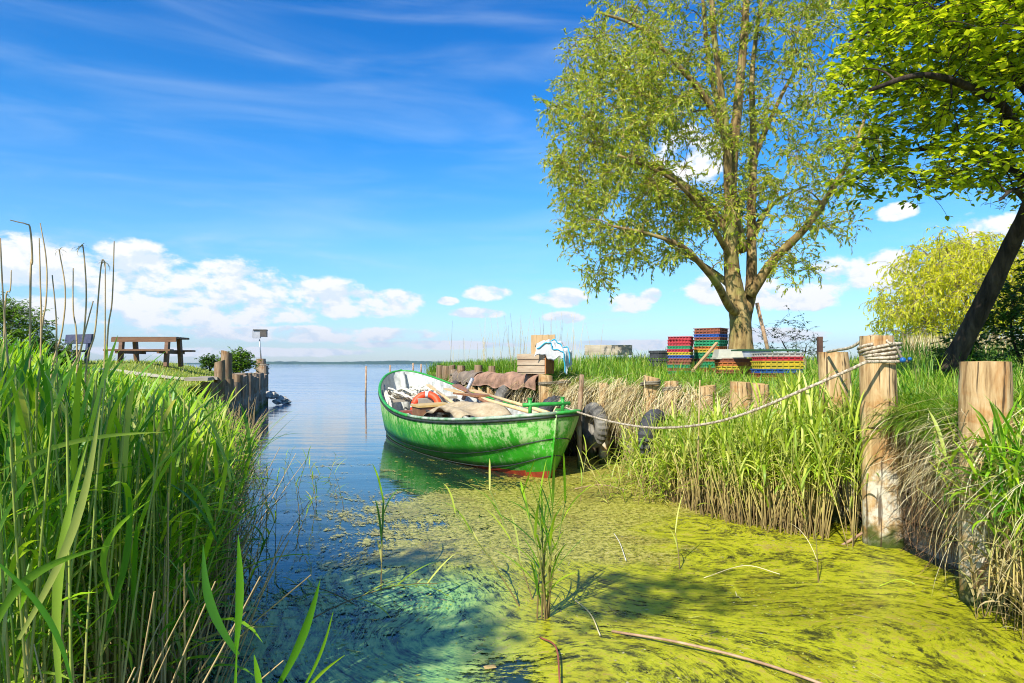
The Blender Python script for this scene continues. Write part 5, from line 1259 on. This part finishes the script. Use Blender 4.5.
cw = ell(840, (3.62, 13.0, 5.8), (3.2, 2.9, 4.6), .3, wcut) + ell(260, (2.4, 12.6, 4.9), (2.3, 2.2, 2.6), .4, wcut)
tree('willow_tree', 'tall willow with several upright stems behind the crates', mains, cw, willow_bark, willow_m, dict(twigs=8, tl=.38, lpt=15, leafL=.078, leafW=.023, droop=1.0, spread=(-.7, 1.2)), rmin=.006)

# leaning tree overhanging at the right
YR = 6.6
def ar(px, py, dy=0): v = at(px, py, YR); return Vector((v.x, YR + dy, v.z))
def ar2(px, py, Yd): return at(px, py, Yd)
mains = [([ar2(948, 372, 7.4), ar2(962, 345, 7.3), ar2(985, 300, 7.1), ar2(1008, 252, 6.9), ar2(1030, 205, 6.7), ar2(1045, 150, 6.5), ar2(1050, 90, 6.3), ar2(1040, 20, 6.2)], .115, .05),
         ([ar2(1040, 165, 6.5), ar2(1005, 110, 6.2), ar2(965, 85, 5.8), ar2(920, 75, 5.5), ar2(870, 90, 5.3)], .06, .015),
         ([ar2(1046, 110, 6.3), ar2(1000, 60, 6.5), ar2(950, 30, 6.8), ar2(900, 20, 7), ar2(850, 40, 7.2)], .06, .015),
         ([ar2(1035, 190, 6.6), ar2(1000, 160, 6.9), ar2(960, 150, 7.3), ar2(915, 150, 7.5), ar2(870, 160, 7.6)], .05, .012),
         ([ar2(1046, 60, 6.2), ar2(1010, 0, 5.7), ar2(960, -40, 5.3), ar2(900, -50, 5.1)], .05, .012),
         ([ar2(1030, 205, 6.7), ar2(1015, 190, 6.0), ar2(1000, 200, 5.5)], .04, .01)]
def rcut(p):
    px = 512 + F * p[0] / p[1]; py = 364 - F * (p[2] - EYE) / p[1]
    lo = np.interp(px, [820, 840, 870, 900, 940, 975, 1000, 1060], [140, 182, 200, 196, 180, 195, 212, 225])
    left = np.interp(py, [-200, 0, 40, 100, 160], [880, 868, 850, 838, 842])
    return py < lo and px > left
cr_ = ell(640, (4.6, 6.4, 4.4), (2.2, 1.7, 1.9), .2, rcut)
tree('leaning_tree', 'dark leaning tree with broad bright leaves overhanging at the right', mains, cr_, dark_bark, alder_m, dict(twigs=6, tl=.36, lpt=9, leafL=.075, leafW=.046, droop=1.0, broad=True, spread=(-.4, .9)), rmin=.005, drop=.05)

# weeping yellow green tree far right
Yf = 24
def af(px, py, dy=0): v = at(px, py, Yf); return Vector((v.x, Yf + dy, v.z))
mains = [([af(975, 372), af(978, 340), af(968, 305), af(955, 270), af(945, 245)], .16, .04), ([af(985, 372), af(995, 335), af(1002, 300), af(1010, 260)], .14, .04), ([af(970, 372), af(950, 345), af(925, 320), af(905, 300)], .10, .03)]
def fcut(p):
    px = 512 + F * p[0] / p[1]; py = 364 - F * (p[2] - EYE) / p[1]
    return py < np.interp(px, [870, 900, 940, 1000], [322, 345, 340, 320]) and px > np.interp(py, [230, 260, 290, 330], [925, 895, 878, 872])
cf = ell(480, (16.2, 24, 3.6), (3.4, 2.6, 2.5), .3, fcut)
tree('weeping_tree', 'rounded yellow green weeping tree beyond the meadow at right', mains, cf, pale_bark, weep_m, dict(twigs=7, tl=.9, lpt=10, leafL=.15, leafW=.05, droop=2.2, spread=(-.6, .9), tw_r=.006), rmin=.012)
cf = ell(60, (20.5, 26, 3.0), (2.6, 2, 2.0), .3)
tree('green_tree', 'pale green small tree behind the weeping tree at the right edge', [([Vector((20.5, 26, 1.0)), Vector((20.5, 26, 2.2)), Vector((20.3, 26, 3.6))], .14, .04)], cf, pale_bark, weep_m, dict(twigs=7, tl=.9, lpt=10, leafL=.16, leafW=.05, droop=1.6, spread=(-.6, .9), tw_r=.006), rmin=.012)
# dark shrubs
def shrub(name, label, px, Yd, rx, ry, rz_, z, leafm, n, L, W_, twigs=5, lpt=10, tl=.3, inner=.3, broad=True, cat='bush'):
    x = (px - 512) * Yd / F; gz = z
    cs = [p for p in ell(n, (x, Yd, gz + rz_ * .55), (rx, ry, rz_ * .75), inner) if p[2] > gz]
    b = Vector((x, Yd, gz - .1)); m_ = [([b, Vector((x + .1 * rx, Yd, gz + rz_ * .3)), Vector((x - .1 * rx, Yd, gz + rz_ * .7))], .03, .012), ([b, Vector((x - .3 * rx, Yd + .1, gz + rz_ * .3)), Vector((x - .5 * rx, Yd, gz + rz_ * .6))], .025, .01), ([b, Vector((x + .4 * rx, Yd - .1, gz + rz_ * .3)), Vector((x + .55 * rx, Yd, gz + rz_ * .6))], .025, .01)]
    return tree(name, label, m_, cs, dark_bark, leafm, dict(twigs=twigs, tl=tl, lpt=lpt, leafL=L, leafW=W_, droop=.8, broad=broad, spread=(-.3, 1.4)), cat=cat, rmin=.004)
shrub('shrub', 'dark green shrub at the right edge behind the sawn post', 1032, 9.0, .55, .6, 1.25, 1.15, dark_m, 130, .06, .035)
shrub('shrub', 'low dark green bush at the foot of the leaning tree', 962, 8.2, .30, .3, .30, 1.15, dark_m, 40, .05, .028, tl=.2)
shrub('bare_shrub', 'small sparse grey green shrub right of the willow trunk', 786, 15.5, .85, .4, .95, 1.1, bare_m, 46, .07, .03, twigs=4, lpt=6, tl=.35)
shrub('bush', 'bright green bush behind the tall posts of the left quay', 237, 19.5, .5, .4, .5, 1.0, bush_m, 190, .05, .028, tl=.14)
shrub('bush', 'small dark green bush left of the bright bush on the left quay', 210, 20.5, .32, .3, .25, 1.15, dark_m, 70, .05, .028, tl=.12)
shrub('hedge_bush', 'large dark rounded bush at the left edge behind dry stalks', -6, 12.5, .95, .9, .95, 1.15, bush_m, 380, .055, .022, tl=.28, lpt=14, inner=.55)
shrub('hedge_bush', 'low dark bush right of the large bush near the dark bench', 42, 14, .6, .6, .42, 1.1, hedge_m, 150, .055, .022, tl=.22, lpt=14, inner=.55)
# rough reeds and scrub on the far right meadow edge
n = 6000; y = U(14, 19, n); x = (U(905, 1090, n) - 512) * y / F
grass('meadow_reeds', x, y, hr(x, y), .3, .75, .02, straw_m, 'tan standing reeds at the far side of the right meadow', e=(1.25, 1.57), k=(0, .5))
n = 5000; y = U(13, 20, n); x = (U(880, 1090, n) - 512) * y / F
grass('meadow_herbs', x, y, hr(x, y), .25, .6, .02, dark_m, 'dark green herbs at the far side of the right meadow', e=(1.15, 1.57), k=(0, .8))

# tree behind the camera that shades the near water
cs = ell(15, (-3.3, -1.75, 5.0), (.34, .22, .3), .1) + ell(11, (-2.15, -1.3, 5.1), (.3, .16, .25), .1) + ell(7, (-3.7, -1.2, 4.7), (.25, .15, .2), .1) + ell(8, (-3.4, -.35, 4.8), (.3, .15, .2), .1)
tree('shade_tree', 'leafy tree standing on the bank behind the viewer', [([Vector((-3.6, -2.6, .3)), Vector((-3.6, -2.5, 2.0)), Vector((-3.4, -2.1, 3.6)), Vector((-3.2, -1.8, 5.2))], .14, .04)], cs, dark_bark, alder_m, dict(twigs=5, tl=.4, lpt=9, leafL=.07, leafW=.042, droop=1.0, broad=True), rmin=.006)
